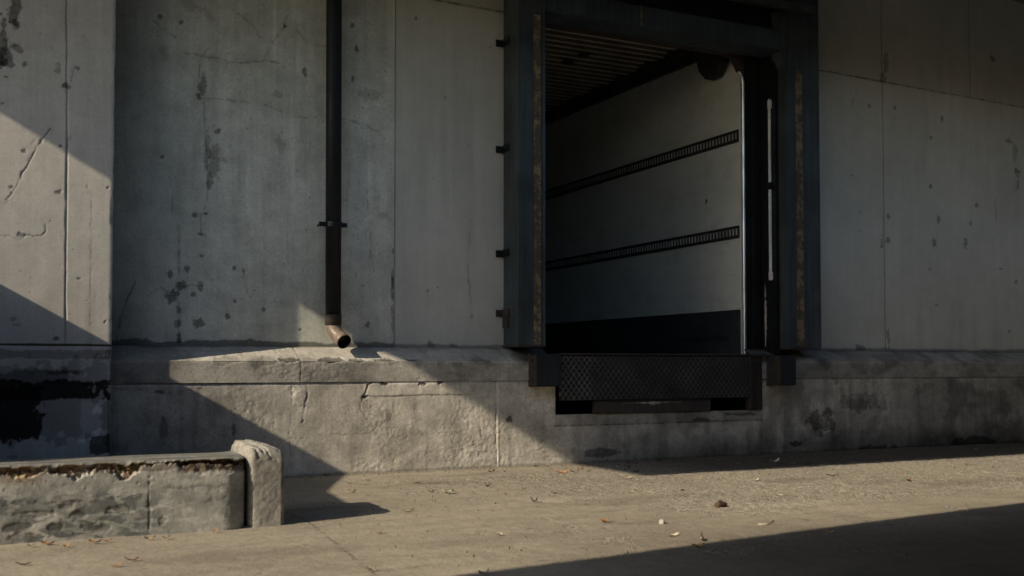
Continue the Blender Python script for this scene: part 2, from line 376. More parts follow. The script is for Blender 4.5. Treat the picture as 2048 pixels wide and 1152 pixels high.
for dx in (0, 1.85):
    tr_ = np.exp(-((U - 5.05 - dx - .10 * (V - 6)) / .13) ** 2); g.tone *= 1 - .13 * tr_ * env * (.5 + fbm(U, V, .25, 4, 133))
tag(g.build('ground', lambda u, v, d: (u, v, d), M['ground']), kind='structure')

# ------------------------------------------------------------------ THE BUILDING
bld = thing('loading_dock_building', 'weathered grey concrete warehouse wall around the open loading dock', 'building', (6, 9.53, 0))

OX0, OX1, OZ1 = 4.86, 7.93, 4.72          # opening in the wall behind the dock shelter
WY = 9.53
def xwall(u, v, d): return (u, WY - d, v)
SEAM1 = wl(788, 400)[0]; SEAM2 = wl(1768, 400)[0]
def J(x): return 4.602 - .0172 * (x - 4)  # upper joint
# --- aged panel, left of the first seam
s = Sheet(axis((.6, SEAM1, .0072)), axis((1.12, 4.75, .0076), (4.75, 6.0, .05)))
U, V = s.U, s.V
s.disp += .010 + fbm(U, V, 1.1, 4, 2) * .003 + fbm(U, V, .16, 3, 5) * .0007
s.tone *= 1 + .16 * fbm(U, V, .8, 5, 9)
s.tone *= 1 - .09 * sst(.05, .45, fbm(U * 5, V * .5, .6, 5, 91)) * sst(-.3, .3, fbm(U, V, .9, 3, 92))
s.tone *= 1 + .12 * sst(.1, .5, fbm(U * 14, V * .6, .8, 4, 93)) * sst(2.0, 2.6, V) * sst(1.5, 2.2, U)
s.tone *= 1 - .22 * sst(.15, .4, fbm(U, V, .16, 5, 94)) * sst(.0, .4, fbm(U, V, .7, 3, 95))
s.tone *= 1 + .07 * sst(0, .6, fbm(U * 12, V * .8, 1, 4, 19)) * sst(2.1, 3.2, V)
w = lambda *pp: [wl(a, b) for a, b in pp]
s.line(w((305, 42), (330, 60), (352, 76)), .008, .005, .45, .02)
s.line(w((373, 104), (398, 112), (430, 116), (470, 126), (500, 126), (525, 121), (555, 128), (570, 138)), .006, .005, .45, .02)
s.line(w((416, 96), (402, 115), (396, 160), (396, 195)), .007, .006, .4, .008)
s.line(w((408, 205), (410, 240), (412, 290), (414, 330), (416, 380), (410, 420)), .009, .006, .45, .012)
s.line(w((408, 196), (450, 200), (500, 206), (540, 212), (580, 232), (610, 236), (640, 232), (700, 240), (730, 250), (755, 262)), .006, .005, .5, .02)
s.line(w((465, 15), (480, 30), (505, 50), (520, 75)), .005, .004, .5, .01)
s.line(w((590, 55), (610, 80), (640, 92), (655, 93)), .005, .004, .5, .01)
s.line(w((578, 30), (565, 55), (545, 85), (530, 110), (528, 120)), .005, .004, .5, .01)
s.line(w((356, 455), (358, 520), (357, 600), (358, 690)), .009, .007, .4, .01)
s.line(w((346, 380), (344, 420)), .007, .005, .45, .01)
s.line(w((401, 430), (402, 470)), .008, .004, .5, .006); s.line(w((387, 431), (411, 428)), .007, .004, .5, .006)
s.line(w((320, 570), (343, 593), (362, 571), (402, 573)), .007, .004, .5, .02)
s.line(w((295, 592), (320, 577)), .006, .003, .55, .02)
s.line(w((272, 562), (255, 595), (240, 640), (230, 682)), .009, .006, .45, .01)
s.line(w((528, 515), (526, 560), (530, 605)), .005, .003, .6, .01)
s.line(w((469, 540), (487, 545), (495, 590)), .005, .003, .6, .015)
s.line(w((735, 400), (740, 460), (742, 520)), .006, .004, .5, .015)
s.line(w((574, 420), (575, 530)), .005, .002, .7, .01)
for (a, b, c, d) in ((320, 33, 5, 5), (362, 45, 5, 5), (568, 53, 4, 5), (610, 145, 5, 8), (435, 262, 6, 7), (387, 430, 6, 5), (410, 427, 5, 4), (402, 468, 6, 3),
                     (343, 593, 11, 13), (362, 571, 9, 9), (374, 539, 6, 7), (402, 573, 7, 8), (387, 590, 5, 10), (398, 646, 11, 10), (358, 649, 8, 9), (358, 620, 5, 8),
                     (340, 550, 5, 9), (469, 602, 3, 5), (455, 632, 4, 6), (487, 543, 4, 6), (396, 192, 7, 9), (325, 313, 4, 4), (402, 512, 4, 3), (346, 582, 4, 4),
                     (468, 536, 4, 5), (572, 53, 3, 3), (704, 50, 4, 5), (712, 98, 4, 8), (705, 158, 3, 8), (735, 650, 5, 7), (600, 660, 4, 4), (527, 620, 4, 5), (358, 675, 5, 12)):
    cx, cz = wl(a, b); s.blob(cx, cz, c * .0047, d * .0047, .005, .42, .55, k=.03)
for (a, b, c, d, t_) in ((403, 172, 9, 20, .5), (427, 325, 13, 26, .6), (420, 358, 9, 16, .5), (414, 300, 6, 30, .65), (445, 318, 16, 9, .8), (555, 190, 10, 8, .7), (740, 190, 22, 12, .75), (560, 285, 12, 22, .75)):
    cx, cz = wl(a, b); s.blob(cx, cz, c * .0047, d * .0047, .004, t_, .75, k=.05)
for (a, b, dx) in ((327, 314, 1), (420, 220, 0), (730, 330, 0)):
    pass
s.tone *= 1 - .50 * (1 - sst(.82, 1.6, U + .10 * fbm(U, V, .7, 4, 15)))  # corner shade beside the pilaster painted into the tone
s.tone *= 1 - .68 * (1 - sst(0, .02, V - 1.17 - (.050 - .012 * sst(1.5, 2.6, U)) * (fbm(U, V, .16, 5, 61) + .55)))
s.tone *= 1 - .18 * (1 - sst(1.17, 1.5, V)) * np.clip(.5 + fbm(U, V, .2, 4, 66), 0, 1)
s.pits(120, 1.9, 3.3, 1.25, 4.4, (.004, .011), .5, .003)
s.pits(70, 2.9, 3.35, 1.25, 4.4, (.004, .012), .45, .003)
s.pits(45, 1.2, 2.2, 1.25, 4.4, (.004, .011), .45, .003)
for i in range(9):   # damage along the seam
    s.blob(SEAM1 - .01, random.uniform(1.2, 2.2), .02, random.uniform(.03, .09), .006, .6, .8, k=.03)
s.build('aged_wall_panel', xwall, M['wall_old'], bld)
# --- smooth panels
s = Sheet(axis((SEAM1, 5.0, .0085), (5.0, 7.8, .05), (7.8, 12.6, .011), (12.6, 24, .4)), axis((1.12, 4.8, .0095), (4.8, 6.0, .014)))
U, V = s.U, s.V
s.disp += fbm(U, V, 1.6, 4, 102) * .003
s.tone *= 1 + .09 * fbm(U, V, 1.1, 5, 9)
s.tone *= 1 - .10 * sst(.1, .5, fbm(U * 5, V * .5, .7, 5, 191)) * sst(-.2, .4, fbm(U, V, .9, 3, 192))
xs_ = np.array([0, 30.]); s.line([(SEAM1 - 1, J(SEAM1 - 1)), (8, J(8)), (14, J(14))], .017, .014, .35, .006, .3, .4)
up = sst(-.004, .004, V - J(U)); s.disp -= up * .006; s.tone *= 1 - .12 * up
s.line([(SEAM2, 1.1), (SEAM2, 7)], .009, .010, .42, .003, .3, .4)
s.line([(SEAM1 + .003, 1.1), (SEAM1 + .003, 7)], .008, .006, .5, .002, .3, .3)
x3 = wl(1940, 100)[0]; s.line([(x3, J(x3)), (x3, 7)], .008, .006, .55, .003, .3, .4)
s.line(w((941, 440), (938, 480), (936, 530), (940, 580), (944, 637)), .006, .004, .5, .012)
s.line(w((1713, 185), (1706, 200), (1705, 215)), .010, .006, .45, .012); s.line(w((1708, 215), (1718, 235)), .005, .003, .6, .01)
for (a, b, c, d) in ((832, 36, 4, 5), (890, 195, 2, 4), (938, 290, 2, 3), (980, 95, 3, 3), (1777, 431, 6, 7), (1868, 484, 7, 10), (1931, 484, 7, 12), (1953, 411, 5, 6), (1877, 438, 5, 7), (1942, 447, 5, 6),
                     (2002, 538, 6, 3), (1860, 538, 4, 2), (2032, 563, 5, 5), (1776, 480, 7, 8), (1862, 275, 4, 5), (1790, 215, 4, 4), (1739, 210, 4, 5), (1703, 351, 4, 2), (1719, 425, 2, 3), (1719, 460, 2, 3),
                     (1985, 117, 8, 6), (1873, 610, 4, 3), (1862, 372, 5, 6), (1884, 236, 4, 8), (2018, 662, 5, 4), (875, 575, 3, 2), (855, 582, 3, 3), (935, 560, 2, 3)):
    cx, cz = wl(a, b); k_ = .0047 if a < 1100 else .0062; s.blob(cx, cz, c * k_, d * k_, .004, .5, .5, k=.03)
for (a, b, c, d, t_) in ((2030, 305, 9, 26, .68), (2034, 344, 8, 8, .45), (2036, 365, 4, 14, .6), (2018, 282, 12, 5, .6), (1773, 130, 7, 26, .6), (1768, 158, 10, 8, .6), (1764, 485, 4, 12, .6), (1777, 680, 5, 18, .6),
                        (1992, 420, 3, 40, .8), (1720, 698, 12, 8, .5), (862, 688, 7, 9, .55), (905, 692, 9, 5, .6)):
    cx, cz = wl(a, b); k_ = .0047 if a < 1100 else .0064; s.blob(cx, cz, c * k_, d * k_, .004, t_, .7, k=.05)
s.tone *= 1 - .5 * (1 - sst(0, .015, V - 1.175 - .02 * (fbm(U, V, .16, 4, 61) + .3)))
s.pits(60, SEAM1 + .05, 4.5, 1.25, 4.5, (.003, .008), .55, .003); s.pits(90, 8.5, 12.4, 1.25, 5.2, (.004, .011), .55, .003)
s.hole(OX0, OX1, 0, OZ1)
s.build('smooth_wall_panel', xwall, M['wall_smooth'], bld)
# --- pilaster at the left, standing proud of the wall
PY = 9.10; PX = .818
s = Sheet(axis((-6, -.3, .5), (-.3, PX, .0075)), axis((.0, 1.14, .0085), (1.14, 1.17, .004), (1.17, 3.9, .0078), (3.9, 6.0, .06)))
U, V = s.U, s.V
s.disp += fbm(U, V, 1.1, 4, 202) * .003 + fbm(U, V, .14, 3, 205) * .0008
s.disp += -.012 * (1 - sst(1.145, 1.152, V))
s.line([(-6, 1.15), (PX, 1.15)], .010, .014, .25, .003, .3, .4)
p = lambda *pp: [wl(a, b, PY) for a, b in pp]
s.line(p((133, -60), (134, 250), (132, 460), (131, 640), (130, 690)), .006, .007, .5, .003, .3)
s.line(p((183, 385), (182, 500), (181, 600), (181, 690)), .004, .003, .65, .006, .1)
s.line(p((101, 257), (87, 274), (71, 299), (59, 323), (45, 347), (33, 372), (21, 392), (12, 399)), .007, .009, .3, .008)
s.line(p((17, 402), (2, 412)), .004, .004, .5, .008); s.line(p((71, 280), (50, 300)), .004, .002, .6, .01)
s.line(p((0, 471), (17, 471), (42, 479), (52, 470), (66, 472), (83, 470), (91, 460), (90, 449)), .007, .006, .4, .010)
s.line(p((140, 275), (133, 300)), .005, .004, .5, .01); s.line(p((150, 135), (140, 168), (128, 172)), .006, .004, .5, .01)
s.line(p((157, 85), (185, 97), (222, 103)), .006, .002, .8, .01)
for (a, b, c, d, t_) in ((48, 302, 4, 4, .4), (121, 292, 3, 3, .45), (215, 375, 3, 3, .45), (158, 557, 4, 2, .4), (210, 643, 3, 4, .4), (113, 677, 6, 4, .35), (26, 638, 6, 5, .6), (4, 207, 3, 4, .4), (117, 385, 6, 5, .5),
                         (42, 470, 6, 5, .45), (132, 172, 8, 5, .45), (118, 138, 6, 9, .6), (156, 136, 4, 3, .4), (51, 128, 5, 5, .4), (14, 154, 5, 2, .4), (30, 20, 10, 34, .35), (29, 46, 11, 9, .3), (5, 80, 8, 50, .4), (12, 110, 14, 22, .35), (8, 125, 9, 12, .3), (32, 95, 12, 10, .5), (28, 650, 10, 4, .7),
                         (22, 375, 4, 5, .5)):
    cx, cz = wl(a, b, PY); s.blob(cx, cz, c * .0044, d * .0044, .005, t_, .6, k=.04)
# black tar stain on the pilaster base
def px_rect(x0_, x1_, y0_, y1_, tone, rough=.35, dep=.004, soft=.05):
    a0, b1 = wl(x0_, y0_, PY); a1, b0 = wl(x1_, y1_, PY)
    d = np.maximum(np.abs(U - (a0 + a1) / 2) / ((a1 - a0) / 2), np.abs(V - (b0 + b1) / 2) / ((b1 - b0) / 2)) + rough * fbm(U, V, .09, 5, int(x0_ + y0_)) + .25 * fbm(U, V, .03, 4, int(x0_))
    m = 1 - sst(1 - soft, 1 + soft, d); s.disp -= dep * m; s.tone *= 1 - m * (1 - tone)
px_rect(-90, 212, 764, 799, .07, .3); px_rect(-60, 80, 770, 878, .07, .25)
px_rect(-80, 150, 742, 768, .45, .6); px_rect(182, 222, 872, 905, .2, .5); px_rect(-60, 224, 728, 880, .62, .6, .002)
px_rect(165, 200, 800, 870, 1.5, .9, .002); px_rect(-40, 225, 700, 718, .55, .6, .002)
for (a, b, c, d) in ((128, 736, 6, 10), (115, 745, 40, 4)): 
    cx, cz = wl(a, b, PY); s.blob(cx, cz, c * .0044, d * .0044, .005, .45, .7, k=.04)
# ragged vertical corner
cor = sst(PX - .03, PX, U); s.disp -= cor * (.004 + .010 * sst(.2, .7, fbm(U * 0 + 3, V, .12, 4, 41)))
s.pits(60, -.1, .8, 1.2, 3.8, (.003, .008), .55, .003)
s.disp[-1, :] -= .006
s.build('pilaster', lambda u, v, d: (u - np.where(u > PX - .001, 1, 0) * .010 * np.clip(fbm(u * 0 + 1, v, .10, 4, 71) + .1, 0, 1), PY - d, v), M['pilaster'], bld)
# pilaster side return to the wall, not seen from the front
s = Sheet(axis((PY + .004, WY + .02, .05)), axis((0, 6, .05)))
s.build('pilaster_side', lambda u, v, d: (PX - .012 + d, u, v), M['pilaster_side'], bld)

# --- coping: sloping ledge and its front band
QY = 9.222; NB = 4
cu = axis((PX - .02, 5.0, .0085), (5.0, 7.6, .05), (7.6, 12.6, .012), (12.6, 24, .4))
# v: 0..1 slope, 1..2 face
cv = np.concatenate([np.linspace(0, .9, 34, endpoint=False), np.linspace(.9, 1.1, 12, endpoint=False), np.linspace(1.1, 2, 26)])
s = Sheet(cu, cv); U, V = s.U, s.V
nz = fbm(U, V * .25, .25, 5, 301); nz2 = fbm(U, V * .22, .045, 3, 305)
s.disp += fbm(U, V * .25, .7, 3, 300) * .002 + nz2 * .0012
rg = sst(-.1, .35, fbm(U, V * .3, .45, 4, 347)); s.disp += rg * fbm(U, V * .22, .028, 3, 349) * .0035; s.tone *= 1 - .28 * sst(.1, .45, fbm(U, V * .3, .25, 5, 351)); s.tone *= 1 - .45 * (1 - sst(1.25, 1.6, U))  # left end darkened too: shade beside the pilaster painted in
edgem = np.exp(-((V - 1) / .10) ** 2)
s.disp *= 1 - .8 * edgem
chipm = sst(.08, .25, fbm(U, V * .15, .22, 4, 311) - .9 * np.abs(V - .98)) * sst(3.0, 3.3, U + 2)
chipm *= .55; s.disp -= chipm * .007; s.tone *= 1 - .5 * chipm
for (a, b, r1, r2) in ((580, 715, 22, .14), (668, 716, 30, .16), (715, 714, 20, .12), (770, 719, 26, .10), (825, 720, 15, .08)):
    x_ = wl(a, b, 9.23)[0]; sl = s.sub(x_ - .25, x_ + .25, .6, 1.4); uu = s.U[sl]; vv = s.V[sl]
    d = np.sqrt(((uu - x_) / (r1 * .0045)) ** 2 + ((vv - .94) / r2) ** 2) + .6 * fbm(uu, vv * .2, .04, 4, a)
    m = 1 - sst(.85, 1.1, d); s.disp[sl] -= m * .010; s.tone[sl] *= 1 - .62 * m
for x_ in (wl(592, 705, 9.4)[0], 4.486, 9.78, 8.10):
    s.disp -= .004 * np.exp(-((U - x_ + .006 * fbm(U, V, .2, 3, 5)) / .006) ** 2); s.tone *= 1 - .28 * np.exp(-((U - x_) / .006) ** 2)
# dark run-off stain under the pipe and dark mottling
s.tone *= 1 - .35 * np.exp(-((U - 2.86) / .13) ** 2) * sst(1.0, 1.15, V)
s.tone *= 1 - .42 * sst(.02, .4, fbm(U, V * .2, .3, 5, 322)) * sst(1.02, 1.1, V) * sst(3.7, 4.0, U) * (1 - sst(4.75, 5, U))
s.tone *= 1 - .5 * (1 - sst(.02, .2, V + .1 * fbm(U, V, .3, 4, 9)))
s.tone *= 1 - .35 * sst(-.1, .4, fbm(U, V * .4, .5, 5, 329)) * sst(7.5, 8.5, U); s.tone *= 1 - .25 * sst(6.5, 8.5, U)  # even darkening paints the right end's shade into the tone
s.tone *= 1 - .18 * sst(1.05, 1.15, V)
def cop(u, v, d):
    t1 = np.clip(v, 0, 1); t2 = np.clip(v - 1, 0, 1)
    y = WY + .012 - (WY + .012 - QY) * t1 - d * np.where(v > 1, 1, .42); z = 1.168 - .140 * t1 - .190 * t2 + d * np.where(v > 1, 0, .9)
    return (u, y, z)
s.tone *= 1 - .72 * sst(4.55, 4.70, U) * (1 - sst(5.0, 5.1, U)) * (1 - sst(.9, 1.3, V)); s.tone *= 1 - .75 * sst(7.5, 7.6, U) * (1 - sst(7.95, 8.3, U)) * (1 - sst(.9, 1.3, V))  # slope under the pads darkened in colour to cancel sky light
s.keep &= ~(((cu[:-1] > 4.995) & (cu[1:] < 7.605))[:, None] & np.ones(len(cv) - 1, bool)[None, :])
s.build('coping', cop, M['coping'], bld)

# --- plinth below
s = Sheet(axis((PX - .02, 5.0, .0078), (5.0, 7.6, .0110), (7.6, 12.6, .012), (12.6, 24, .4)), axis((-.03, .492, .0078), (.492, .845, .0075)))
U, V = s.U, s.V
s.disp += fbm(U, V, .9, 4, 402) * .005 + fbm(U, V, .12, 4, 405) * .0008 + fbm(U, V, .03, 3, 409) * .0009
s.tone *= 1 + .20 * fbm(U, V, .5, 5, 419)
s.tone *= 1 - .30 * sst(.12, .4, fbm(U, V, .22, 5, 420)) * sst(-.1, .4, fbm(U, V, .8, 3, 421))
s.tone *= 1 - .18 * sst(.05, .4, fbm(U * 6, V * .5, .5, 5, 422))
s.disp -= .010 * sst(.808, .84, V)
q = lambda *pp: [wl(a, b, 9.23) for a, b in pp]
s.line(q((992, 720), (993, 800), (992, 870), (994, 935)), .007, .010, .5, .004, .2)
x_ = wl(992, 800, 9.23)[0]; s.disp += .004 * np.exp(-((U - x_ - .02) / .012) ** 2); s.tone *= 1 + .3 * np.exp(-((U - x_ - .022) / .015) ** 2)
s.line(q((583, 765), (584, 800), (581, 850), (580, 880), (583, 925)), .007, .006, .5, .014)
s.line(q((613, 768), (615, 782), (611, 810), (605, 845)), .012, .012, .35, .010)
s.blob(*wl(598, 795, 9.23), .055, .10, -.005, 1.12, .5, soft=.2, k=.06)
s.line(q((752, 760), (735, 770), (731, 786), (726, 795)), .014, .014, .3, .012); s.line(q((726, 795), (722, 806), (722, 824), (734, 838)), .007, .006, .5, .02)
s.line(q((735, 800), (738, 830)), .006, .004, .55, .02)
s.line(q((726, 795), (800, 793), (880, 789), (951, 788)), .006, .006, .6, .012, .1)
s.disp += .005 * sst(.0, .012, V - (.70 + .005 * fbm(U, V, .2, 4, 5))) * sst(3.0, 3.03, U) * (1 - sst(4.2, 4.3, U))
for (a, b, c, d) in ((768, 768, 8, 5), (845, 768, 9, 6), (880, 762, 8, 6), (730, 793, 6, 4), (1020, 838, 9, 8)):
    cx, cz = wl(a, b, 9.23); s.blob(cx, cz, c * .0047, d * .0047, .016, .35, .6, k=.03)
s.line(q((560, 880), (600, 876), (640, 872), (700, 868)), .006, .004, .6, .02); s.line(q((958, 803), (960, 840), (962, 872)), .008, .006, .55, .015)
s.line(q((700, 868), (800, 872), (900, 866), (980, 872)), .006, .003, .75, .03)
# rippled render at the lower right of the sunlit part
for i in range(8):
    y0_ = 882 + i * 4.2
    s.line(q((985, y0_ - 6 + random.uniform(-8, 8)), (950, y0_ + 2), (905, y0_ + 12 + random.uniform(-6, 6)), (880 - random.uniform(0, 60), y0_ + 17)), .009, .0026, .93, .05, .12, 1.0)
for i in range(12):
    y0_ = 880 + i * 4; x1_ = random.uniform(1000, 1060)
    s.line(q((x1_, y0_), (x1_ + 50, y0_ - 3), (x1_ + 110, y0_ + 1)), .009, .0022, .93, .05, .12, 1.0)
wp = (fbm(U, V, .05, 4, 433)) * .006
reg = sst(2.9, 3.2, U) * (1 - sst(5.3, 5.8, U)) * (1 - sst(.12, .32, V + .1 * fbm(U, V, .3, 3, 2)))
s.disp += wp * reg * .45
reg2 = sst(-.1, .3, fbm(U, V, .4, 4, 437)); s.disp += (fbm(U, V, .028, 3, 439)) * .0034 * reg2
s.tone *= 1 - .42 * (1 - sst(1.5, 2.4, U)); s.tone *= 1 - .16 * sst(.0, .4, fbm(U, V * 1.6, .35, 5, 457))  # left end darkened in colour to deepen its shade
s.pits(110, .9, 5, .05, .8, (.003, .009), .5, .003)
# stains, damp foot and darker tone towards the right
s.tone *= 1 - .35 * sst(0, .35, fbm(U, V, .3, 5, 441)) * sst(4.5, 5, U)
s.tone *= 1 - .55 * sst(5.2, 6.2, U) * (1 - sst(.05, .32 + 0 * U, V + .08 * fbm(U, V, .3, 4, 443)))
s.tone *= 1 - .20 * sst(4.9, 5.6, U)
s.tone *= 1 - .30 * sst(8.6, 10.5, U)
cx, cz = wl(1645, 842, 9.23)
s.blob(cx, cz, .19, .15, .004, .42, .55, soft=.05, k=.09); s.blob(cx + .02, cz - .02, .08, .09, -.002, 1.7, .8, soft=.1, k=.06)
s.blob(*wl(1725, 800, 9.23), .34, .13, .002, .62, .8, k=.14); s.blob(*wl(1715, 812, 9.23), .2, .07, .002, .65, .8, k=.08)
s.blob(*wl(1760, 810, 9.23), .12, .08, .002, .7, .8, k=.08)
s.blob(*wl(1563, 862, 9.23), .05, .26, -.008, 1.35, .4, soft=.3, k=.1); s.line(q((1556, 905), (1560, 850), (1556, 822)), .007, .004, .5, .02)
s.blob(*wl(1690, 800, 9.23), .5, .10, 0, 1.15, .7, soft=.4, k=.2)
s.blob(*wl(1590, 888, 9.23), .10, .03, .006, .3, .6); s.blob(*wl(1010, 870, 9.23), .05, .2, 0, .9, .6)
s.blob(*wl(1945, 890, 9.23), .6, .10, .004, .35, .6, k=.15); s.blob(*wl(1760, 898, 9.23), .35, .05, .004, .4, .6, k=.1); s.blob(*wl(1220, 905, 9.23), .25, .05, .003, .4, .6, k=.1)
s.line([(8.9, .83), (8.9, .02)], .006, .004, .6, .02); s.line([(11.1, .83), (11.1, .02)], .02, .004, 1.15, .02)
# dark band at the left, in the shade
s.blob(*wl(327, 855, 9.23), .03, .12, .004, .55, .8, k=.05); s.blob(*wl(468, 858, 9.23), .015, .06, .006, .4, .8, k=.03); s.line(q((352, 820), (335, 850), (330, 890)), .007, .005, .4, .02)
s.line(q((228, 776), (290, 780), (322, 785), (420, 778)), .007, .004, .55, .015)
s.blob(*wl(322, 784, 9.23), .05, .015, .004, .5, .7)
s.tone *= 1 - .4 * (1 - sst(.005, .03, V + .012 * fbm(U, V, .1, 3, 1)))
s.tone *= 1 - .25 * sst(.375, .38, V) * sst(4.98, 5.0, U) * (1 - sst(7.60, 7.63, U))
s.disp += .004 * sst(.375, .38, V + .003 * fbm(U, V, .1, 3, 8)) * sst(4.98, 5.0, U) * (1 - sst(7.60, 7.63, U)) * (1 - sst(.486, .492, V))
s.line([(4.99, .378), (5.9, .375), (6.8, .378), (7.62, .38)], .009, .006, .3, .004)
s.blob(6.75, .40, .12, .025, .004, .4, .7, k=.05); s.blob(7.3, .45, .2, .02, .004, .4, .7, k=.08)
s.hole(5.0, 7.6, .490, .9)
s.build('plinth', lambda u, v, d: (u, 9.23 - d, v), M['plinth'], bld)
# pit lining, wall core and roof slab: the solid behind the skins
bm = bmesh.new()
box(bm, 4.90, 5.0, 9.232, 10.3, .40, 1.09); box(bm, 7.6, 7.72, 9.232, 10.3, .40, 1.09)
box(bm, 5.001, 7.599, 9.245, 10.3, .36, .487); box(bm, 4.9, 7.72, 10.3, 10.4, .3, 1.05)
obj('pit_lining', bm, M['dark_slab'], bld)
bm = bmesh.new()
box(bm, -6, OX0 - .02, WY + .03, WY + .33, 0, 6); box(bm, OX1 + .02, 24, WY + .03, WY + .33, 0, 6); box(bm, OX0 - .02, OX1 + .02, WY + .03, WY + .33, OZ1 + .02, 6)
box(bm, PX - .3, 4.9, 9.29, 9.56, 0, 1.0); box(bm, 7.72, 24, 9.29, 9.56, 0, 1.0); box(bm, -6, PX - .02, 9.13, 9.56, 0, 6)
obj('wall_core', bm, M['far_concrete'], bld)
# deep roof canopy above (its left end and its front edge throw the big shadows)
K = .57; T = .25; HC = 6.02; HB = 5.05
XB = 3.503 - (HB - .96) / K; YF = 7.92 - HB / K * T
bm = bmesh.new(); box(bm, XB, 26, YF, WY + .2, HC, HC + .35, .01); obj('roof_canopy', bm, M['far_concrete'], bld)
bx('sky_block_beam', (XB, 26, YF, YF + .22, HB, HC + .002), M['far_concrete'], bld, .004); bx('sky_block_beam', (XB, XB + .22, YF + .222, WY + .1, HB, HC + .002), M['far_concrete'], bld, .004)  # downstand beams added to keep sky light off the upper wall
bx('sky_block_wall', (13.7, 14.0, YF + .1, WY + .02, 0, HB - .004), M['far_concrete'], bld, .01)  # unseen wall added to cut sky light on the right

# unseen wall left of the view, top shaped to cast the slanting shadow edge
bm = bmesh.new()
prof = [(6.5, 0), (9.09, 0), (9.09, 2.19), (8.26, 2.20), (7.25, 1.90), (6.5, 1.86)]
fr = [bm.verts.new((-1.0, y, z)) for y, z in prof]; bk = [bm.verts.new((-1.22, y, z)) for y, z in prof]
bm.faces.new(fr); bm.faces.new(bk[::-1])
for i in range(6): bm.faces.new((fr[i], fr[(i + 1) % 6], bk[(i + 1) % 6], bk[i]))
tag(obj('shadow_wall', bm, M['far_concrete']), 'low grey concrete wall out of frame, its sloping top shaped to cast the shadow', 'wall')

# unseen canopy added behind the camera: throws the foreground shadow and blocks sky
opp = thing('shade_canopy', 'unseen grey concrete canopy on columns behind the viewer, added to shade the near yard', 'canopy', (0, -6, 0))
H2 = 3.2; sx, sy = H2 / K, H2 / K * T
e0 = (2.072 - sx, 4.522 - sy); e1 = (6.543 - sx, 5.103 - sy); sl_ = (e1[1] - e0[1]) / (e1[0] - e0[0])
fy = lambda x: e0[1] + sl_ * (x - e0[0])
bm = bmesh.new(); pts = [(-8, fy(-8)), (22, fy(22)), (22, -9), (-8, -9)]
lo = [bm.verts.new((x, y, H2)) for x, y in pts]; hi = [bm.verts.new((x, y, H2 + .4)) for x, y in pts]
bm.faces.new(lo); bm.faces.new(hi[::-1])
for i in range(4): bm.faces.new((lo[i], lo[(i + 1) % 4], hi[(i + 1) % 4], hi[i]))
obj('shade_canopy_slab', bm, M['far_concrete'], opp)
for x in (-7, -1.5, 9, 16): bx('shade_canopy_column', (x - .2, x + .2, -3.2, -2.8, 0, H2), M['far_concrete'], opp, .02)
bx('sky_block_rear', (-8, 22, -9.6, -9.0, 0, 6.6), M['far_concrete'], opp, 0)  # unseen wall, height set to block sky from the upper dock wall
bx('glow_block_wall', (-7.98, -7.75, -8.99, fy(-8) - .3, 0, H2 - .004), M['far_concrete'], opp, 0)  # end walls added to stop horizon glow reaching the near yard
bx('glow_block_wall', (17, 17.25, -8.99, fy(17) - .3, 0, H2 - .004), M['far_concrete'], opp, 0)

# dark step slab at the wall foot behind the curb
gx = gd(412, 903, .22)[0]
bm = bmesh.new(); box(bm, -5, gx, 8.35, 9.13, 0, .22, .03)
tag(obj('step_slab', bm, M['dark_slab']), 'low dark concrete step at the foot of the wall behind the broken curb', 'step')

# ------------------------------------------------------------------ DRAINPIPE
def sweep(name, path, rad, mat, parent, seg=24, hollow=False, wall=.006):
    bm = bmesh.new(); P = [Vector(p_) for p_ in path]; rings = []
    def ring(c, d, r):
        qn = d.to_track_quat('Z', 'Y'); return [bm.verts.new(c + qn @ Vector((math.cos(2 * math.pi * k / seg) * r, math.sin(2 * math.pi * k / seg) * r, 0))) for k in range(seg)]
    def skin(a, b):
        off = min(range(seg), key=lambda o_: sum((a[k].co - b[(k + o_) % seg].co).length for k in range(0, seg, 3)))
        for k in range(seg): bm.faces.new((a[k], a[(k + 1) % seg], b[(k + 1 + off) % seg], b[(k + off) % seg]))
    for i, c in enumerate(P):
        d = (P[min(i + 1, len(P) - 1)] - P[max(i - 1, 0)]).normalized()
        rings.append(ring(c, d, rad[i] if isinstance(rad, list) else rad))
    for a, b in zip(rings, rings[1:]): skin(a, b)
    if hollow:
        d = (P[-1] - P[-2]).normalized(); r = rad[-1] if isinstance(rad, list) else rad
        a = ring(P[-1], d, r - wall); skin(rings[-1], a); n0 = len(bm.faces)
        b = ring(P[-2], (P[-1] - P[-3]).normalized(), r - wall); skin(a, b)
        c = ring(P[-3], (P[-2] - P[-3]).normalized(), r - wall * 1.3); skin(b, c); bm.faces.new(c)
        bm.faces.ensure_lookup_table()
        for f_ in bm.faces[n0:]: f_.material_index = 1  # bore blackened so the open end looks shaded
    else: bm.faces.new(rings[-1])
    return obj(name, bm, mat, parent, smooth=True)
pt = thing('drainpipe', 'black round drainpipe fixed to the wall, its brown elbow spout ending above the ledge', 'drainpipe', (2.755, 9.38, 1.1))
PXc, PYc = 2.757, 9.385
sweep('pipe', [(PXc - .012, PYc, 6.0), (PXc - .006, PYc, 3.5), (PXc, PYc, 1.44)], .072, M['pipe'], pt)
sweep('collar', [(PXc, PYc, 1.455), (PXc, PYc, 1.36)], .077, M['rust_dark'], pt)
el = [Vector((PXc, PYc, 1.42))]
for k in range(0, 8):
    a = R(50) * k / 7; el.append(Vector((PXc + .10 * (1 - math.cos(a)), PYc - .16 * (1 - math.cos(a)), 1.37 - .15 * math.sin(a))))
dd = Vector((.20, -.86, -.46)).normalized()
el += [el[-1] + dd * .04, el[-1] + dd * .08, el[-1] + dd * .115]
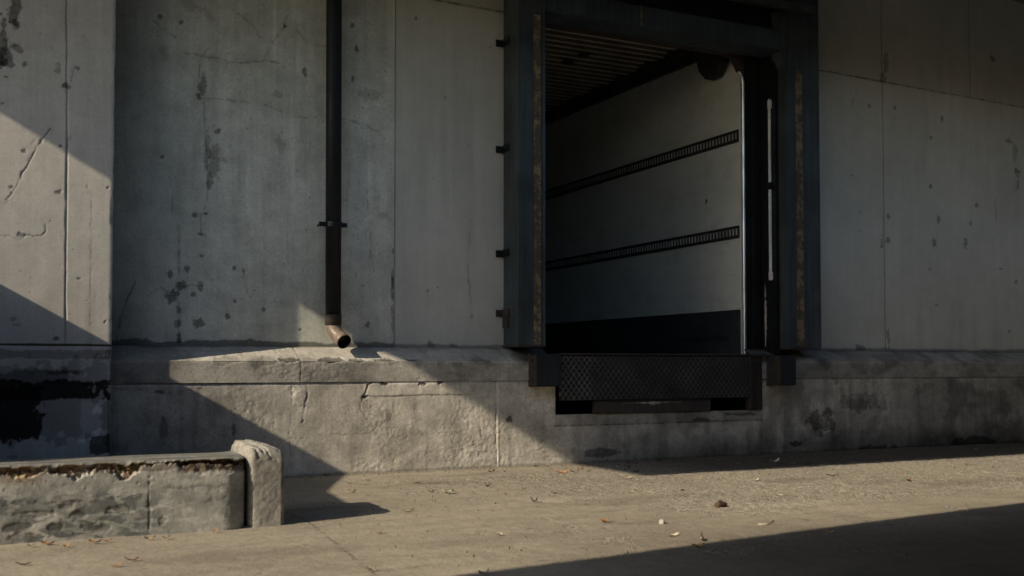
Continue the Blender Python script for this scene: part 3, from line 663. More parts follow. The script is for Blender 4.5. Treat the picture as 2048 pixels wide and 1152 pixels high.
sweep('elbow', el, [.068] * (len(el) - 1) + [.071], [M['elbow'], M['black']], pt, hollow=True)
bm = bmesh.new(); cyl(bm, (PXc - .002, PYc, 2.265), (PXc - .002, PYc, 2.312), .083, 28)
box(bm, 2.616, 2.70, 9.375, 9.384, 2.268, 2.309, .002); box(bm, 2.80, 2.884, 9.375, 9.384, 2.268, 2.309, .002)
for x in (2.64, 2.862): cyl(bm, (x, 9.37, 2.289), (x, WY + .01, 2.289), .008, 8)
obj('pipe_clamp', bm, M['black'], pt)

# ------------------------------------------------------------------ DOCK SHELTER
sh = thing('dock_shelter', 'dark blue-black padded dock shelter framing the loading opening', 'dock shelter', (6.4, 9.53, 1.18))
FY = 9.16
ZB = 1.182
bx('side_pad', (4.56, 4.847, FY, WY - .012, ZB, 5.3), M['pad'], sh, .008)['label'] = 'left dark side pad with yellow strip'
bx('side_pad', (7.952, 8.405, FY, WY + .002, ZB - .007, 5.3), M['pad'], sh, .008)['label'] = 'right dark side pad with yellow strip'
def strip(x0, x1, z0, z1, mat):
    bm = bmesh.new(); n = int((z1 - z0) / .24)
    for i in range(n):
        a = z0 + (z1 - z0) * i / n; b = z0 + (z1 - z0) * (i + 1) / n - .003
        j = random.uniform(-.002, .002); box(bm, x0 + j, x1 + j, FY - .010 - random.uniform(0, .003), FY + .002, a, b, .0015)
    obj('guide_strip', bm, mat, sh)
strip(4.722, 4.797, ZB + .012, wl(1073, 30, FY)[1], M['strip'])
strip(8.062, 8.155, ZB + .01, wl(1598, 142, FY)[1], M['strip_grey'])
for d_ in ((4.556, 4.566, FY - .004, FY + .03, ZB + .02, 5.3), (4.818, 4.851, FY - .006, FY + .004, ZB, 5.3), (7.94, 7.956, FY - .005, FY + .02, ZB, 4.3), (8.385, 8.409, FY - .005, FY + .02, ZB, 5.3)): bx('edge_trim', d_, M['pad_blue'], sh, .001)
# bottom rusty caps
bx('base_cap', (4.553, 4.853, FY - .006, WY - .006, ZB - .012, ZB + .003), M['rust_dark'], sh, .001); bx('base_cap', (7.946, 8.41, FY - .006, WY - .006, ZB - .018, ZB - .004), M['rust_dark'], sh, .001)
bx('head_pad', (4.85, 7.949, FY + .012, WY + .003, 4.545, 4.77), M['pad_blue'], sh, .012)
bm = bmesh.new(); x_ = wl(1284, 40, FY)[0]; box(bm, x_ - .006, x_ + .006, FY + .006, FY + .02, 4.555, 4.76); obj('head_seam', bm, M['strip_grey'], sh)
bx('head_upper', (4.85, 7.949, FY + .10, WY + .003, 4.773, 5.3), M['black'], sh, .004)
# hood: sloping sheet with side gussets
bm = bmesh.new(); hp = [(FY - .30, 4.90), (WY, 5.12), (WY, 5.16), (FY - .31, 4.97)]
a = [bm.verts.new((4.50, y, z)) for y, z in hp]; b = [bm.verts.new((8.09, y, z)) for y, z in hp]
bm.faces.new(a); bm.faces.new(b[::-1])
for i in range(4): bm.faces.new((a[i], a[(i + 1) % 4], b[(i + 1) % 4], b[i]))
obj('hood', bm, M['pad'], sh)
bm = bmesh.new(); gz = wl(1578, 135, FY)[1]
for x0_, x1_, zz in ((7.80, 7.948, gz),):
    g3 = [(x0_, 4.98), (x1_, 4.98), (x1_, zz), (x1_ - .03, zz + .05), (x0_ + .02, 4.84)]
    a = [bm.verts.new((x, FY + .008, z)) for x, z in g3]; b = [bm.verts.new((x, FY + .20, z)) for x, z in g3]
    bm.faces.new(a); bm.faces.new(b[::-1])
    for i in range(5): bm.faces.new((a[i], a[(i + 1) % 5], b[(i + 1) % 5], b[i]))
obj('corner_gusset', bm, M['pad'], sh)
# wall brackets on the left pad
for py, m_ in ((88, 'black'), (300, 'black'), (508, 'black'), (627, 'alu_dark')):
    z_ = wl(996, py, WY)[1]; x0_ = wl(990, py)[0]
    bm = bmesh.new(); box(bm, x0_, 4.556, WY - .028, WY - .018, z_ - .035, z_ + .035, .002)
    box(bm, 4.548, 4.5585, WY - .16, WY - .018, z_ - .03, z_ + .045, .002)
    if m_ == 'alu_dark': box(bm, 4.546, 4.5580, WY - .14, WY - .02, z_ - .15, z_ - .033, .002)
    cyl(bm, (x0_ + .035, WY - .036, z_), (x0_ + .035, WY, z_), .011, 8)
    o_ = obj('bracket', bm, M['rust_dark'] if m_ != 'black' else M['black'], sh)
# right jamb inside the shelter
bm = bmesh.new()
xj = 7.95
box(bm, 7.905, 7.948, FY + .16, WY + .03, ZB - .06, 4.54, .004)
box(bm, 7.80, 7.90, WY + .05, WY + .17, 1.12, 4.60, .004)
box(bm, 7.775, 7.80, WY + .10, WY + .14, 1.12, 4.60, .004)
obj('jamb_post', bm, M['black'], sh)
bm = bmesh.new(); pr = None
for i in range(48):
    f = i / 47; z_ = 1.20 + f * .72; wd_ = .006 + .022 * math.sin(f * math.pi) ** .7 * (.4 + random.random())
    if .74 < f < .80 or f > .95: wd_ *= .15
    yc_ = WY - .010 + random.uniform(-.004, .004)
    r = (bm.verts.new((7.9035, yc_ - wd_, z_)), bm.verts.new((7.9005, yc_, z_)), bm.verts.new((7.9035, yc_ + wd_ * .4, z_)))
    if pr: bm.faces.new((pr[0], r[0], r[1], pr[1])); bm.faces.new((pr[1], r[1], r[2], pr[2]))
    pr = r
obj('flaked_patch', bm, M['chip'], sh)
# header between pad and trailer, closes the gap
bm = bmesh.new(); box(bm, 4.87, 7.90, WY + .04, WY + .16, 4.585, 4.9, .004); obj('header_beam', bm, M['rust_dark'], sh)
# silver guide bar on the inner face of the right pad
gb = thing('guide_bar', 'slim silver bar with a black clamp on the inside of the right dock pad', 'bar', (7.9, 9.38, 1.9))
def inner(px, py):
    r = ray(px, py); t = 7.93 / r[0]; return r[1] * t, 1 + r[2] * t
yb, zb = inner(1555, 560); yt, zt = inner(1552, 197)
yb = 9.395; 
bm = bmesh.new(); box(bm, 7.870, 7.896, yb - .014, yb + .014, zb, zt, .004); obj('bar', bm, M['alu'], gb)
zc = inner(1555, 371)[1]
bx('clamp', (7.860, 7.9045, yb - .03, yb + .03, zc - .04, zc + .04), M['black'], gb, .004)
for z_ in (zb + .05, zt - .06):
    bm = bmesh.new(); box(bm, 7.866, 7.9045, yb - .017, yb + .017, z_ - .045, z_ + .045, .002); obj('end_bracket', bm, M['alu'], gb)

# ------------------------------------------------------------------ TRAILER BODY
tr = thing('trailer_body', 'open empty box trailer backed up to the dock, pale lining and corrugated roof', 'trailer', (6.3, 9.7, 1.1))
TX0, TX1, TY0, TY1, TZ0, TZ1 = 4.93, 7.705, 9.70, 21.0, 1.10, 4.95
bx('side_wall', (TX1, TX1 + .05, TY0, TY1, TZ0, TZ1 + .1), M['lining'], tr, 0)
bx('side_wall', (TX0 - .05, TX0, TY0, TY1, TZ0, TZ1 + .1), M['lining'], tr, 0)
bx('front_bulkhead', (TX0 - .05, TX1 + .05, TY1, TY1 + .05, TZ0 - .1, TZ1 + .15), M['lining'], tr, 0)
bx('floor', (TX0, TX1, TY0 - .30, TY1, TZ0 - .06, TZ0), M['floor_dark'], tr, 0)
bx('roof_panel', (TX0 - .05, TX1 + .05, TY0, TY1, TZ1 + .101, TZ1 + .15), M['crud'], tr, 0)
# corrugated ceiling: ribs run across the trailer
bm = bmesh.new(); y = TY0 + .02; prof = []
while y < 20.9:
    prof += [(y, TZ1), (y + .05, TZ1), (y + .065, TZ1 + .04), (y + .16, TZ1 + .04), (y + .175, TZ1)]; y += .175
prev = None
for (y, z) in prof:
    r = (bm.verts.new((TX0, y, z)), bm.verts.new((TX1, y, z)))
    if prev and (r[0].co - prev[0].co).length > 1e-5:
        fc = bm.faces.new((prev[0], r[0], r[1], prev[1])); fc.material_index = 0 if abs(z - TZ1) < 1e-4 and abs(prev[0].co.z - TZ1) < 1e-4 else 1
    prev = r
obj('corrugated_ceiling', bm, [M['ceiling'], M['ceiling_dark']], tr)
# corner beam with crust
bm = bmesh.new(); n = 150
sec = []
for i in range(n):
    f = i / (n - 1); y = TY0 + .05 + f * 10.8; zb_ = 4.73 + .05 * min(1, f * 2.2)
    j1 = random.uniform(-.05, .05) + .06 * math.sin(i * .7); j2 = random.uniform(-.03, .03)
    sec.append([bm.verts.new(c) for c in ((TX1 - .002, y, zb_ + j2 * .3), (TX1 - .05, y, zb_ + .01 + j2 * .3), (TX1 - .055, y, zb_ + .07 + j2 * .5), (TX1 - .08 + j1 * .5, y, TZ1 - .05 + j2 * .7), (TX1 - .10 + j1 * .7, y, TZ1 + .02))])
for a, b in zip(sec, sec[1:]):
    for k in range(4): bm.faces.new((a[k], b[k], b[k + 1], a[k + 1]))
bm.faces.new(sec[0])
obj('corner_beam', bm, M['crud'], tr)
bm = bmesh.new()
for i in range(0):
    yy = TY0 + .2 + random.random() * 6; m4 = Matrix.Translation((TX1 - .12 - random.uniform(0, .2), yy, TZ1 - random.uniform(.02, .16))) @ Matrix.Rotation(random.random() * 3, 4, 'X') @ Matrix.Diagonal((random.uniform(.02, .08), random.uniform(.03, .12), random.uniform(.01, .03), 1))
    bmesh.ops.create_icosphere(bm, subdivisions=1, radius=1, matrix=m4)
for (px_, py_) in ((1166, 111), (1136, 124)):
    r = ray(px_, py_); t = (TZ1 - .01 - 1) / r[2]
    bm = bmesh.new(); bmesh.ops.create_icosphere(bm, subdivisions=3, radius=1, matrix=Matrix.Translation((r[0] * t, r[1] * t, TZ1 - .01)) @ Matrix.Diagonal((.07, .08, .02, 1)))
    for v in bm.verts: v.co += Vector((random.uniform(-.02, .02), random.uniform(-.03, .03), random.uniform(-.01, .01)))
    obj('ceiling_dirt', bm, M['crud'], tr)
bm = bmesh.new()
hg = [(9.86, 4.80), (9.86, 4.55), (9.98, 4.42), (10.15, 4.41), (10.28, 4.54), (10.36, 4.80)]
a = [bm.verts.new((TX1 - .03, y, z)) for y, z in hg]; b = [bm.verts.new((TX1 - .16, y, z)) for y, z in hg]
bm.faces.new(a); bm.faces.new(b[::-1])
for i in range(6): bm.faces.new((a[i], a[(i + 1) % 6], b[(i + 1) % 6], b[i]))
obj('hanging_bracket', bm, M['crud'], tr)
# lashing rails with slots
for z0_, z1_ in ((3.59, 3.735), (2.465, 2.61)):
    bm = bmesh.new(); zc = (z0_ + z1_) / 2; h_ = (z1_ - z0_) / 2
    box(bm, TX1 - .018, TX1 - .001, TY0 + .02, TY1 - .1, z0_, z0_ + .035, 0, 0); box(bm, TX1 - .018, TX1 - .001, TY0 + .02, TY1 - .1, z1_ - .035, z1_, 0, 0)
    box(bm, TX1 - .008, TX1 - .001, TY0 + .02, TY1 - .1, z0_ + .036, z1_ - .036, 0, 0)
    y = TY0 + .05
    while y < 17.5:
        box(bm, TX1 - .022, TX1 - .009, y, y + .014, zc - .036, zc + .034, 0, 1)
        box(bm, TX1 - .024, TX1 - .019, y - .012, y + .016, zc + .024, zc + .036, 0, 1); y += .062
    obj('lashing_rail', bm, [M['rail'], M['slot']], tr)
bx('scuff_board', (TX1 - .03, TX1 - .001, TY0 + .01, TY1 - .1, TZ0 + .001, 1.63), M['scuff'], tr, .003)
bm = bmesh.new(); box(bm, TX1 - .034, TX1 - .030, 9.9, 10.9, 1.27, 1.34); obj('scuff_label', bm, M['rail'], tr)
m4 = Matrix.Translation((TX1 - .002, 10.25, 0))
bm = bmesh.new(); yy, zz = (lambda r: (r[1] * TX1 / r[0], 1 + r[2] * TX1 / r[0]))(ray(1413, 403)); bmesh.ops.create_icosphere(bm, subdivisions=2, radius=1, matrix=Matrix.Translation((TX1 - .002, yy, zz)) @ Matrix.Rotation(.3, 4, 'X') @ Matrix.Diagonal((.003, .018, .032, 1)))
obj('dent_mark', bm, M['scuff'], tr)
# rear frame: polished edge of the right post and rounded top corner, dark post
rb = [(TX1 + .022, TY0 - .03, 1.115), (TX1 + .022, TY0 - .03, 4.26)]
for k in range(1, 9):
    a = R(90) * k / 8; rb.append((TX1 + .022 - .20 * (1 - math.cos(a)), TY0 - .03, 4.26 + .20 * math.sin(a)))
sweep('polished_edge', rb[:6], .020, M['chrome'], tr, 12)
bm = bmesh.new(); box(bm, TX1 + .043, TX1 + .20, TY0 - .05, TY0 + .12, 1.0, 4.75, .006)
obj('rear_post', bm, M['black'], tr)
bm = bmesh.new()
cn = [(TX1 + .03, 4.20)] + [(TX1 + .03 - .24 * (1 - math.cos(R(90) * k / 8)), 4.22 + .34 * math.sin(R(90) * k / 8)) for k in range(9)] + [(TX0 - .05, 4.56), (TX0 - .05, 4.86), (TX1 + .03, 4.86)]
a = [bm.verts.new((x, TY0 - .045, z + .03)) for x, z in cn]; b = [bm.verts.new((x, TY0 + .07, z + .03)) for x, z in cn]
bm.faces.new(a); bm.faces.new(b[::-1])
for i in range(len(cn)): bm.faces.new((a[i], a[(i + 1) % len(cn)], b[(i + 1) % len(cn)], b[i]))
obj('rear_header', bm, M['rust_dark'], tr)
bx('rear_post', (TX0 - .2, TX0 - .0, TY0 - .05, TY0 + .12, 1.0, 4.75), M['black'], tr)
# dark sheets added to block light through the gap round the trailer
bm = bmesh.new(); box(bm, TX1 + .201, 8.2, TY0 + .02, TY0 + .1, .9, 5.2); box(bm, 4.3, TX0 - .201, TY0 + .02, TY0 + .1, .9, 5.2); box(bm, 4.3, 8.2, TY0 + .02, TY0 + .09, 4.81, 5.3)
box(bm, 4.3, 8.2, TY0 + .102, TY0 + .16, .5, 1.03)
obj('light_block_frame', bm, M['black'], sh)

# ------------------------------------------------------------------ DOCK LEVELER
lv = thing('dock_leveler', 'steel dock leveler with diamond tread lip hanging in the pit below the opening', 'dock leveler', (6.2, 9.2, .5))
bm = bmesh.new(); box(bm, 5.012, 7.385, 9.165, 9.180, .635, 1.082, .003); obj('lip_plate', bm, M['diamond'], lv)
bm = bmesh.new(); box(bm, 5.0, 7.60, 9.14, 9.44, 1.094, 1.108, .003); box(bm, 5.0, 7.60, 9.2, 9.44, 1.02, 1.088, .004); obj('deck_edge', bm, M['rust_dark'], lv)
bm = bmesh.new()
cyl(bm, (5.03, 9.172, 1.089), (7.37, 9.172, 1.089), .008, 10)
obj('hinge', bm, M['black'], lv)
bm = bmesh.new(); box(bm, 5.443, 6.89, 9.20, 9.26, .494, .632, .006); bb = obj('cross_beam', bm, M['rust_dark'], lv)
bm = bmesh.new(); pr = None
for i in range(70):
    f = i / 69; x_ = 5.78 + f * .72; h_ = .003 + .020 * math.exp(-((f - .5) / .16) ** 2) * (.4 + random.random())
    if random.random() < .12: h_ *= .2
    zc_ = .598 + random.uniform(-.002, .002)
    r = (bm.verts.new((x_, 9.1985, zc_ - h_)), bm.verts.new((x_, 9.1975, zc_)), bm.verts.new((x_, 9.1985, zc_ + h_ * .5)))
    if pr: bm.faces.new((pr[0], r[0], r[1], pr[1])); bm.faces.new((pr[1], r[1], r[2], pr[2]))
    pr = r
obj('flaked_paint', bm, M['chip'], bb)
bm = bmesh.new(); box(bm, 7.405, 7.50, 9.205, 9.225, .492, 1.085, .003); box(bm, 7.505, 7.60, 9.212, 9.232, .492, 1.085, .003); box(bm, 7.388, 7.402, 9.15, 9.24, .5, 1.085, .002)
obj('side_channel', bm, M['rust'], lv)

# bumpers
def bumper(x0_, x1_, y0_, z0_, z1_, label):
    b_ = thing('dock_bumper', label, 'bumper', ((x0_ + x1_) / 2, 9.23, z0_), 0, 'rubber bumpers either side of the dock leveler')
    bx('rubber_block', (x0_ + .006, x1_, y0_, 9.185, z0_, z1_), M['bumper'], b_, .012)
    bx('steel_plate', (x0_, x1_ + .004, 9.186, 9.245, z0_ - .004, z1_ + .006), M['rust_dark'], b_, .004)
    bm = bmesh.new(); box(bm, x0_ + .001, x0_ + .014, y0_ - .006, 9.184, z0_ + .004, z1_ - .004, .002); obj('end_angle', bm, M['rust'], b_)
    for z_ in (z0_ + .06, z1_ - .06):
        bm = bmesh.new(); cyl(bm, (x0_ - .012, 9.13, z_), (x0_ + .006, 9.13, z_), .013, 6); obj('bolt_head', bm, M['rust'], b_)
bumper(4.695, 4.985, 9.06, .778, 1.092, 'black rubber dock bumper left of the leveler plate')
bumper(7.668, 7.905, 9.00, .765, 1.092, 'black rubber dock bumper right of the leveler beside rusty steel')

# ------------------------------------------------------------------ BROKEN CURB
CYF = 6.472; CXE = 1.375; CH = .44
us = axis((-4, -.2, .2), (-.2, CXE, .0055))
prof_v = np.concatenate([np.linspace(0, .30, 38, endpoint=False), np.linspace(.30, .50, 44, endpoint=False), np.linspace(.50, .90, 20)])
s = Sheet(us, prof_v); U, V = s.U, s.V
n1 = fbm(U, V, .25, 5, 501); n2 = fbm(U, V, .05, 3, 505)
s.disp += n1 * .004 + n2 * .0012 + fbm(U, V, .022, 3, 509) * .0012
lower = .405 - .075 * (fbm(U, V * 0 + 2, .22, 5, 511) + .25) - .05 * np.exp(-((U - .13) / .1) ** 2) - .05 * np.exp(-((U - .66) / .06) ** 2)
chip = sst(-.003, .005, V - lower - .028 * fbm(U, V, .045, 5, 514, .62)) * (1 - sst(.455, .475, V))
s.disp -= chip * (.030 + .030 * fbm(U, V, .035, 4, 517, .7))
s.warm = chip * np.clip(.45 + .9 * fbm(U, V, .12, 3, 518), .05, 1)
s.tone *= 1 - .35 * chip * sst(0, .5, fbm(U, V, .05, 3, 519))
rb_ = sst(.95, 1.02, U) * sst(.345, .375, V + .02 * fbm(U, V, .05, 4, 561)) * (1 - sst(.425, .44, V)); s.warm = np.clip(s.warm + .5 * rb_, 0, 1); s.tone *= 1 - .55 * rb_; s.disp -= .014 * rb_ * (1 + fbm(U, V, .04, 4, 562))
lb_ = sst(.38, .395, V + .02 * fbm(U, V, .04, 4, 571)) * (1 - sst(.43, .445, V)); s.tone *= 1 - .4 * lb_; s.warm = np.clip(s.warm + .35 * lb_, 0, 1)
s.warm = np.clip(s.warm + .8 * np.exp(-(((U - .12) / .10) ** 2 + ((V - .37) / .035) ** 2)), 0, 1)
top = sst(.45, .47, V)
s.tone *= 1 - top * .42; s.tone *= 1 - .35 * top * sst(-.1, .3, fbm(U * .5, V * 3, .12, 5, 524)); s.disp *= 1 - .75 * sst(.42, .46, V)
s.tone *= 1 - .25 * top * sst(.1, .5, fbm(U * .4, V, .12, 4, 523))
s.line([(.80, .0), (.805, .12), (.797, .25), (.803, .38)], .008, .010, .55, .006)
s.line([(.80, .19), (1.0, .185), (1.25, .20)], .006, .005, .6, .012)
s.line([(-.1, .22), (.2, .235), (.5, .225), (.8, .235)], .006, .004, .65, .03); s.line([(.9, .28), (1.15, .27), (1.35, .28)], .006, .004, .65, .02)
for (a, b, c, d) in ((.18, .17, .10, .022), (.42, .15, .07, .03), (.62, .16, .08, .03), (.10, .1, .07, .025), (.3, .09, .05, .022), (.5, .07, .09, .03), (.15, .04, .12, .03), (.88, .09, .03, .03), (.35, .2, .04, .02)):
    s.blob(a, b, c, d, .007, .68, .4, k=.06)
s.pits(25, 0, 1.3, .02, .36, (.004, .009), .6, .003)
def curbP(u, v, d):
    rr = .16; t = np.clip((u - (CXE - rr)) / rr, 0, 1); yf = CYF + rr * .85 * (1 - np.sqrt(np.clip(1 - t * t, 0, 1)))
    yf = yf + .012 * np.sin(u * 3)
    dip = .016 * sst(.05, .5, fbm(u, v * 0, .13, 5, 551)) + .008 * sst(0, .4, fbm(u, v * 0, .04, 3, 552))
    f = np.clip(v / .43, 0, 1); tp = np.clip(v - .45, 0, 9)
    rnd = np.clip((v - .43) / .02, 0, 1)
    face = v < .44
    y = np.where(face, yf - d, yf + rnd * .004 + tp - d * .0)
    z = np.where(face, v, np.minimum(CH, .43 + rnd * .01) + (d - .004) * .12 * (1 - np.clip(tp * 8, 0, 1)) )
    y = np.where(face, y, np.maximum(y, yf - d * (1 - np.clip(tp * 10, 0, 1))))
    dz = dip * np.exp(-np.clip(tp, 0, 9) / .05) * sst(.36, .43, v)
    return (u, y, np.where(face, np.minimum(z, .44), z) - .01 - dz)
cb = thing('broken_curb', 'low grey concrete curb with crumbling top edge in the left foreground', 'curb', (.6, 6.7, 0))
s.build('curb_face', curbP, M['curb'], cb)
bm = bmesh.new(); box(bm, -4, CXE - .16, 6.56, 6.995, 0, .395); box(bm, CXE - .17, CXE - .004, 6.66, 6.995, 0, .395); obj('curb_core', bm, M['curb'], cb)

# ------------------------------------------------------------------ CONCRETE POST
def rblock(name, c, h, r, mat, parent=None, res=.011, amp=.004, top=None):
    bm = bmesh.new(); bmesh.ops.create_cube(bm, size=1)
    nx, ny, nzv = [max(2, int(2 * q_ / res)) for q_ in h]; bm.free()
    bm = bmesh.new(); vs_ = {}
    def vert(i, j, k):
        key = (i, j, k)
        if key in vs_: return vs_[key]
        P_ = [(-1 + 2 * i / nx) * h[0], (-1 + 2 * j / ny) * h[1], (-1 + 2 * k / nzv) * h[2]]
        q_ = [max(-(h[a_] - r[a_]), min(h[a_] - r[a_], P_[a_])) for a_ in range(3)]
        if P_[2] < 0: q_[2] = P_[2]
        d_ = [(P_[a_] - q_[a_]) / r[a_] for a_ in range(3)]; L = math.sqrt(sum(x * x for x in d_))
        m_ = max(abs(x) for x in d_)
        if L > 1e-6: P_ = [q_[a_] + d_[a_] * r[a_] * (m_ / L) for a_ in range(3)]
        vs_[key] = bm.verts.new(P_); return vs_[key]
    for i in range(nx):
        for j in range(ny):
            bm.faces.new((vert(i, j, nzv), vert(i + 1, j, nzv), vert(i + 1, j + 1, nzv), vert(i, j + 1, nzv)))
    for k in range(nzv):
        for i in range(nx):
            bm.faces.new((vert(i, 0, k), vert(i + 1, 0, k), vert(i + 1, 0, k + 1), vert(i, 0, k + 1))); bm.faces.new((vert(i, ny, k), vert(i + 1, ny, k), vert(i + 1, ny, k + 1), vert(i, ny, k + 1)))
        for j in range(ny):
            bm.faces.new((vert(0, j, k), vert(0, j + 1, k), vert(0, j + 1, k + 1), vert(0, j, k + 1))); bm.faces.new((vert(nx, j, k), vert(nx, j + 1, k), vert(nx, j + 1, k + 1), vert(nx, j, k + 1)))
    bmesh.ops.recalc_face_normals(bm, faces=bm.faces); bm.normal_update()
    co = np.array([v.co[:] for v in bm.verts]); nn = np.array([v.normal[:] for v in bm.verts])
    dd_ = (fbm(co[:, 0] + co[:, 1] * .7, co[:, 2] + co[:, 1] * .4, .09, 4, 61) * amp * 1.6 + fbm(co[:, 0] * 1.3 + co[:, 1], co[:, 2] - co[:, 0], .025, 3, 67) * amp * .6)
    cp_ = fbm(co[:, 0] * 2 + co[:, 1], co[:, 2] * 1.3 + co[:, 0], .07, 5, 71, .62)
    edge_ = np.clip(1 - (h[2] - co[:, 2]) / .10, 0, 1) + .5 * (np.minimum(h[0] - np.abs(co[:, 0]), h[1] - np.abs(co[:, 1])) < .02) * (np.minimum(h[0] - np.abs(co[:, 0]), 9) < .02) * (h[1] - np.abs(co[:, 1]) < .03)
    dd_ = dd_ - .016 * sst(.08, .22, cp_) * np.clip(edge_, 0, 1)
    for v, a_, n_ in zip(bm.verts, dd_, nn):
        up_ = max(0, min(1, (v.co.z - .0) / .2)); v.co.z -= up_ * (.030 * max(0, v.co.x / h[0]) + .018 * max(0, -v.co.y / h[1]) ** 2)
        v.co += Vector(n_) * float(a_); v.co += Vector(c)
    return obj(name, bm, mat, parent, smooth=True)
M['post'] = concrete('post_concrete', (.27, .262, .24), (.46, .45, .41), attr=False, streak=.1, fine=.35, b1=.3, b2=.4, big=7)
po = rblock('concrete_post', ((1.388 + 1.612) / 2, (6.505 + 7.12) / 2, .243), (.112, .3075, .254), (.030, .045, .075), M['post'], res=.008, amp=.003)
tag(po, 'stubby weathered concrete guard post with rounded top at the curb end', 'post')

# ------------------------------------------------------------------ LEAVES, STONES, LITTER
def leaf_mesh(L, W, curl, twist=0.0, lobes=0):
    bm = bmesh.new(); n = 9; rows = []
    for i in range(n):
        f = i / (n - 1); w_ = W * math.sin(math.pi * (f ** .8)) ** .8 + .0006
        if lobes: w_ *= .65 + .35 * abs(math.sin(f * math.pi * lobes))
        z0_ = curl * (2 * f - 1) ** 2
        row = []
        for g_ in (-1, -.5, 0, .5, 1):
            row.append(bm.verts.new((L * (f - .5), g_ * w_ * .5, z0_ + .35 * curl * g_ * g_ + random.uniform(-.1, .1) * curl + twist * g_ * (f - .5) + .003)))
        rows.append(row)
    for a, b in zip(rows, rows[1:]):
        for k in range(4): bm.faces.new((a[k], b[k], b[k + 1], a[k + 1]))
    return bm
def leaf(px, py, L, kind, label, group=None, W=None, curl=None, rz=None, name='fallen_leaf', cat='leaf'):
    x, y = gd(px, py + 1); c = curl if curl is not None else random.uniform(.008, .02)
    o = obj(name, leaf_mesh(L, W or L * random.uniform(.35, .55), c, random.uniform(-.02, .02), random.choice((0, 0, 3))), LM[kind], None, smooth=True)
    o.location = (x, y, .003); o.rotation_euler = (random.uniform(-.15, .15), random.uniform(-.15, .15), rz if rz is not None else random.uniform(-.6, .6))
    return tag(o, label, cat, group)
leaf(718, 944, .085, 'orange', 'orange leaf against the wall foot where the shadow edge meets the ground', curl=.03, W=.045)
leaf(886, 937, .060, 'tan', 'curled tan leaf on the ground at the foot of the sunlit wall', curl=.04, W=.05, name='curled_leaf')
leaf(893, 987, .10, 'green', 'pale green crumpled leaf in the middle of the sunlit ground', curl=.03, W=.055, rz=.1)
leaf(862, 984, .05, 'brown', 'small dark brown leaf just left of the pale green leaf')
leaf(817, 1023, .075, 'tan', 'flat tan leaf just right of the post shadow tip', curl=.008)
leaf(868, 1004, .03, 'pale', 'tiny pale chip left of and below the pale green leaf', name='pale_chip', cat='chip')
leaf(757, 1067, .055, 'tan', 'small tan leaf lying below the tip of the post shadow')
leaf(999, 1071, .055, 'pale', 'cream leaf alone on smooth ground in the middle foreground', curl=.012)
leaf(744, 1142, .055, 'pale', 'cream leaf beside the ground joint at the bottom of the picture', curl=.01)
leaf(968, 1147, .05, 'tan', 'dull tan leaf close to the corner of the foreground shadow', curl=.008)
leaf(975, 974, .05, 'brown', 'dark leaf standing up above and right of the pale green leaf', curl=.03)
leaf(1069, 1005, .05, 'brown', 'brown leaf tent on the edge of the gravelly patch', curl=.03)
leaf(1108, 987, .06, 'brown', 'thin dark leaf at the left of the gravelly patch')
leaf(1209, 1045, .075, 'orange', 'orange tan leaf at the near edge of the gravelly patch', curl=.025, W=.04)
leaf(1122, 945, .10, 'orange', 'long orange leaf near the wall foot where the sunlight ends', curl=.012)
leaf(1250, 956, .13, 'tan', 'long twig-like tan leaf below the shadow of the dock', curl=.01, W=.02)
leaf(1345, 1072, .10, 'pale', 'long cream leaf under the pebble on smooth ground', curl=.01, W=.03)
leaf(1404, 1080, .085, 'pale', 'pale leaf tilted upward above the foreground shadow edge', curl=.02, W=.03, rz=.9)
leaf(1396, 1094, .10, 'yellow', 'yellow leaf touching the foreground shadow edge', curl=.012, W=.03)
leaf(1532, 1049, .12, 'pale', 'long white leaf shred right of the dark bark lump', curl=.008, W=.022, rz=-.15)
leaf(1660, 1066, .10, 'yellow', 'yellow leaf right of the white shred near the foreground shadow', curl=.01, W=.03)
leaf(1665, 952, .12, 'brown', 'dark brown leaf on gravel below the shaded right wall', curl=.012, W=.035)
leaf(1818, 962, .12, 'orange', 'long orange leaf on the gravel at the right', curl=.01, W=.03)
leaf(1550, 924, .13, 'pale', 'pale leaf in the deep shade under the right end of the dock', curl=.02, W=.045)
leaf(262, 1122, .07, 'orange', 'orange leaf in front of the curb, right one of two close together', curl=.014)
leaf(234, 1134, .055, 'orange', 'orange leaf in front of the curb, left one of two close together', curl=.01)
leaf(45, 1131, .07, 'brown', 'brown leaf at the lower left corner of the ground', curl=.012, W=.022)
for (a, b, L_) in ((95, 1087, .08), (190, 1084, .075), (215, 1082, .05), (300, 1077, .06), (333, 1075, .05), (130, 1092, .04), (430, 1062, .04), (60, 1091, .045)):
    leaf(a, b + 2, L_, random.choice(('orange', 'orange', 'tan')), 'small orange leaf scrap lying along the foot of the broken curb', 'orange leaf scraps at the curb foot', curl=.012)
for i in range(60):
    px_ = random.uniform(580, 2000) if i % 2 else random.gauss(1190, 70); yb_ = 948 - .0414 * (px_ - 600); py_ = yb_ + 4 + abs(random.gauss(0, 1)) * (26 if i % 2 else 9)
    leaf(px_, py_, random.uniform(.025, .06), random.choice(('orange', 'tan', 'brown', 'brown', 'pale')), 'tiny dry leaf bit scattered on the yard near the wall', 'tiny dry leaf bits on the yard', curl=.01)
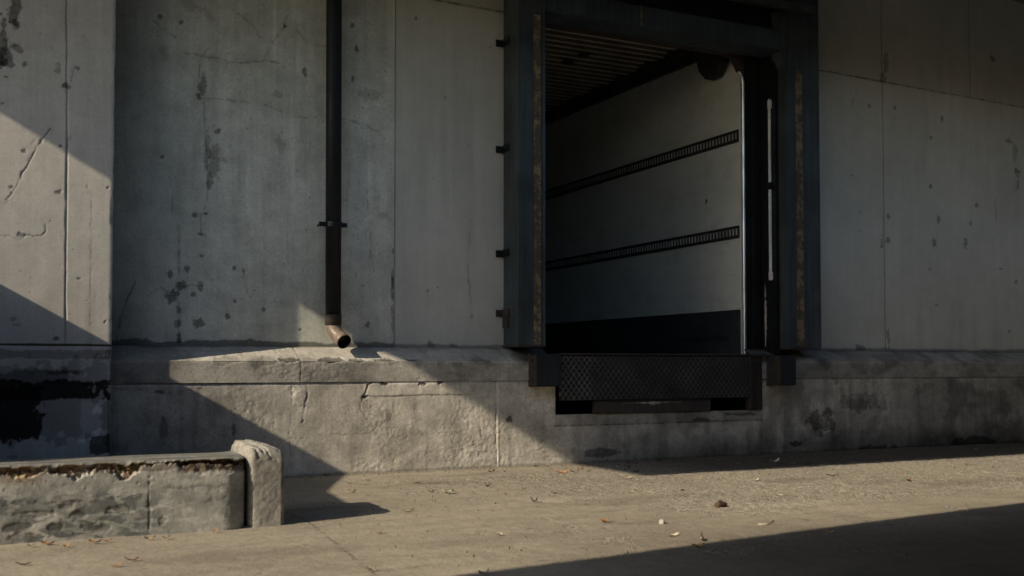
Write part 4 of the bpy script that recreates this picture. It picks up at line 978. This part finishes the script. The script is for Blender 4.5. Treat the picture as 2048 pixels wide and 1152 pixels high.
def stone(px, py, r, kind, label, name, cat, sq=(1, .7, .6), rz=0.0):
    bm = bmesh.new(); bmesh.ops.create_icosphere(bm, subdivisions=3, radius=1)
    for v in bm.verts:
        nn_ = 1 + .22 * math.sin(v.co.x * 3.1 + px) * math.cos(v.co.y * 4.3) + .10 * math.sin(v.co.z * 9 + v.co.x * 7) + random.uniform(-.03, .03)
        v.co = Vector((v.co.x * sq[0], v.co.y * sq[1], max(v.co.z, -.55) * sq[2])) * r * nn_
    x, y = gd(px, py); o = obj(name, bm, LM[kind], None, smooth=True); o.location = (x, y, .5 * r * sq[2]); o.rotation_euler = (0, 0, rz)
    return tag(o, label, cat)
stone(1441, 1014, .052, 'brown', 'dark brown lump of bark casting a shadow on the gravelly ground', 'bark_lump', 'bark', (1, .6, .55), .3)
stone(1324, 1048, .020, 'stone', 'small pointed pale pebble on smooth ground in front of the gravel', 'pebble', 'pebble', (.9, .8, 1.0))
stone(1365, 982, .018, 'brown', 'small dark stone in the gravel above and left of the bark lump', 'dark_stone', 'stone')
# uncountable grit at the wall foot and on the aggregate
bm = bmesh.new()
for i in range(1500):
    if i < 600:
        x = random.uniform(1.7, 11); y = 9.2 - abs(random.gauss(0, .10)) - .01
    else:
        x = random.uniform(1.8, 9.5); y = random.uniform(4.7, 9.1)
    r_ = random.uniform(.003, .009); 
    v_ = [bm.verts.new((x + r_ * random.uniform(.5, 1.4) * math.cos(a_), y + r_ * math.sin(a_), .001 + random.uniform(0, .002))) for a_ in (0, 2.1, 4.2)]
    tpv = bm.verts.new((x, y, r_ * random.uniform(.6, 1.4) + .003))
    for k in range(3): bm.faces.new((v_[k], v_[(k + 1) % 3], tpv))
tag(obj('grit', bm, LM['grit']), 'loose grey brown grit strewn over the yard and along the wall foot', 'grit', kind='stuff')

# ------------------------------------------------------------------ LIGHT
d = Vector((1, T, -K)); el_ = math.atan2(K, math.hypot(1, T)); az = math.atan2(-1, -T)
sun = bpy.data.lights.new('sun', 'SUN'); sun.energy = 5.0; sun.angle = R(.53); sun.color = (1.0, .85, .635)
so = bpy.data.objects.new('sun', sun); C.objects.link(so); so.rotation_euler = d.to_track_quat('-Z', 'Y').to_euler(); so.location = (-8, -2, 9)
wd = bpy.data.worlds.new('World'); scene.world = wd; wd.use_nodes = True; nt = wd.node_tree
sky = nt.nodes.new('ShaderNodeTexSky'); sky.sky_type = 'NISHITA'; sky.sun_disc = False
sky.sun_elevation = el_; sky.sun_rotation = az; sky.air_density = 1.0; sky.dust_density = 1.2; sky.ozone_density = 1.0
nt.links.new(sky.outputs[0], nt.nodes['Background'].inputs[0]); nt.nodes['Background'].inputs[1].default_value = .15
scene.cycles.max_bounces = 8; scene.cycles.diffuse_bounces = 5
try: scene.cycles.use_denoising = True
except Exception: pass
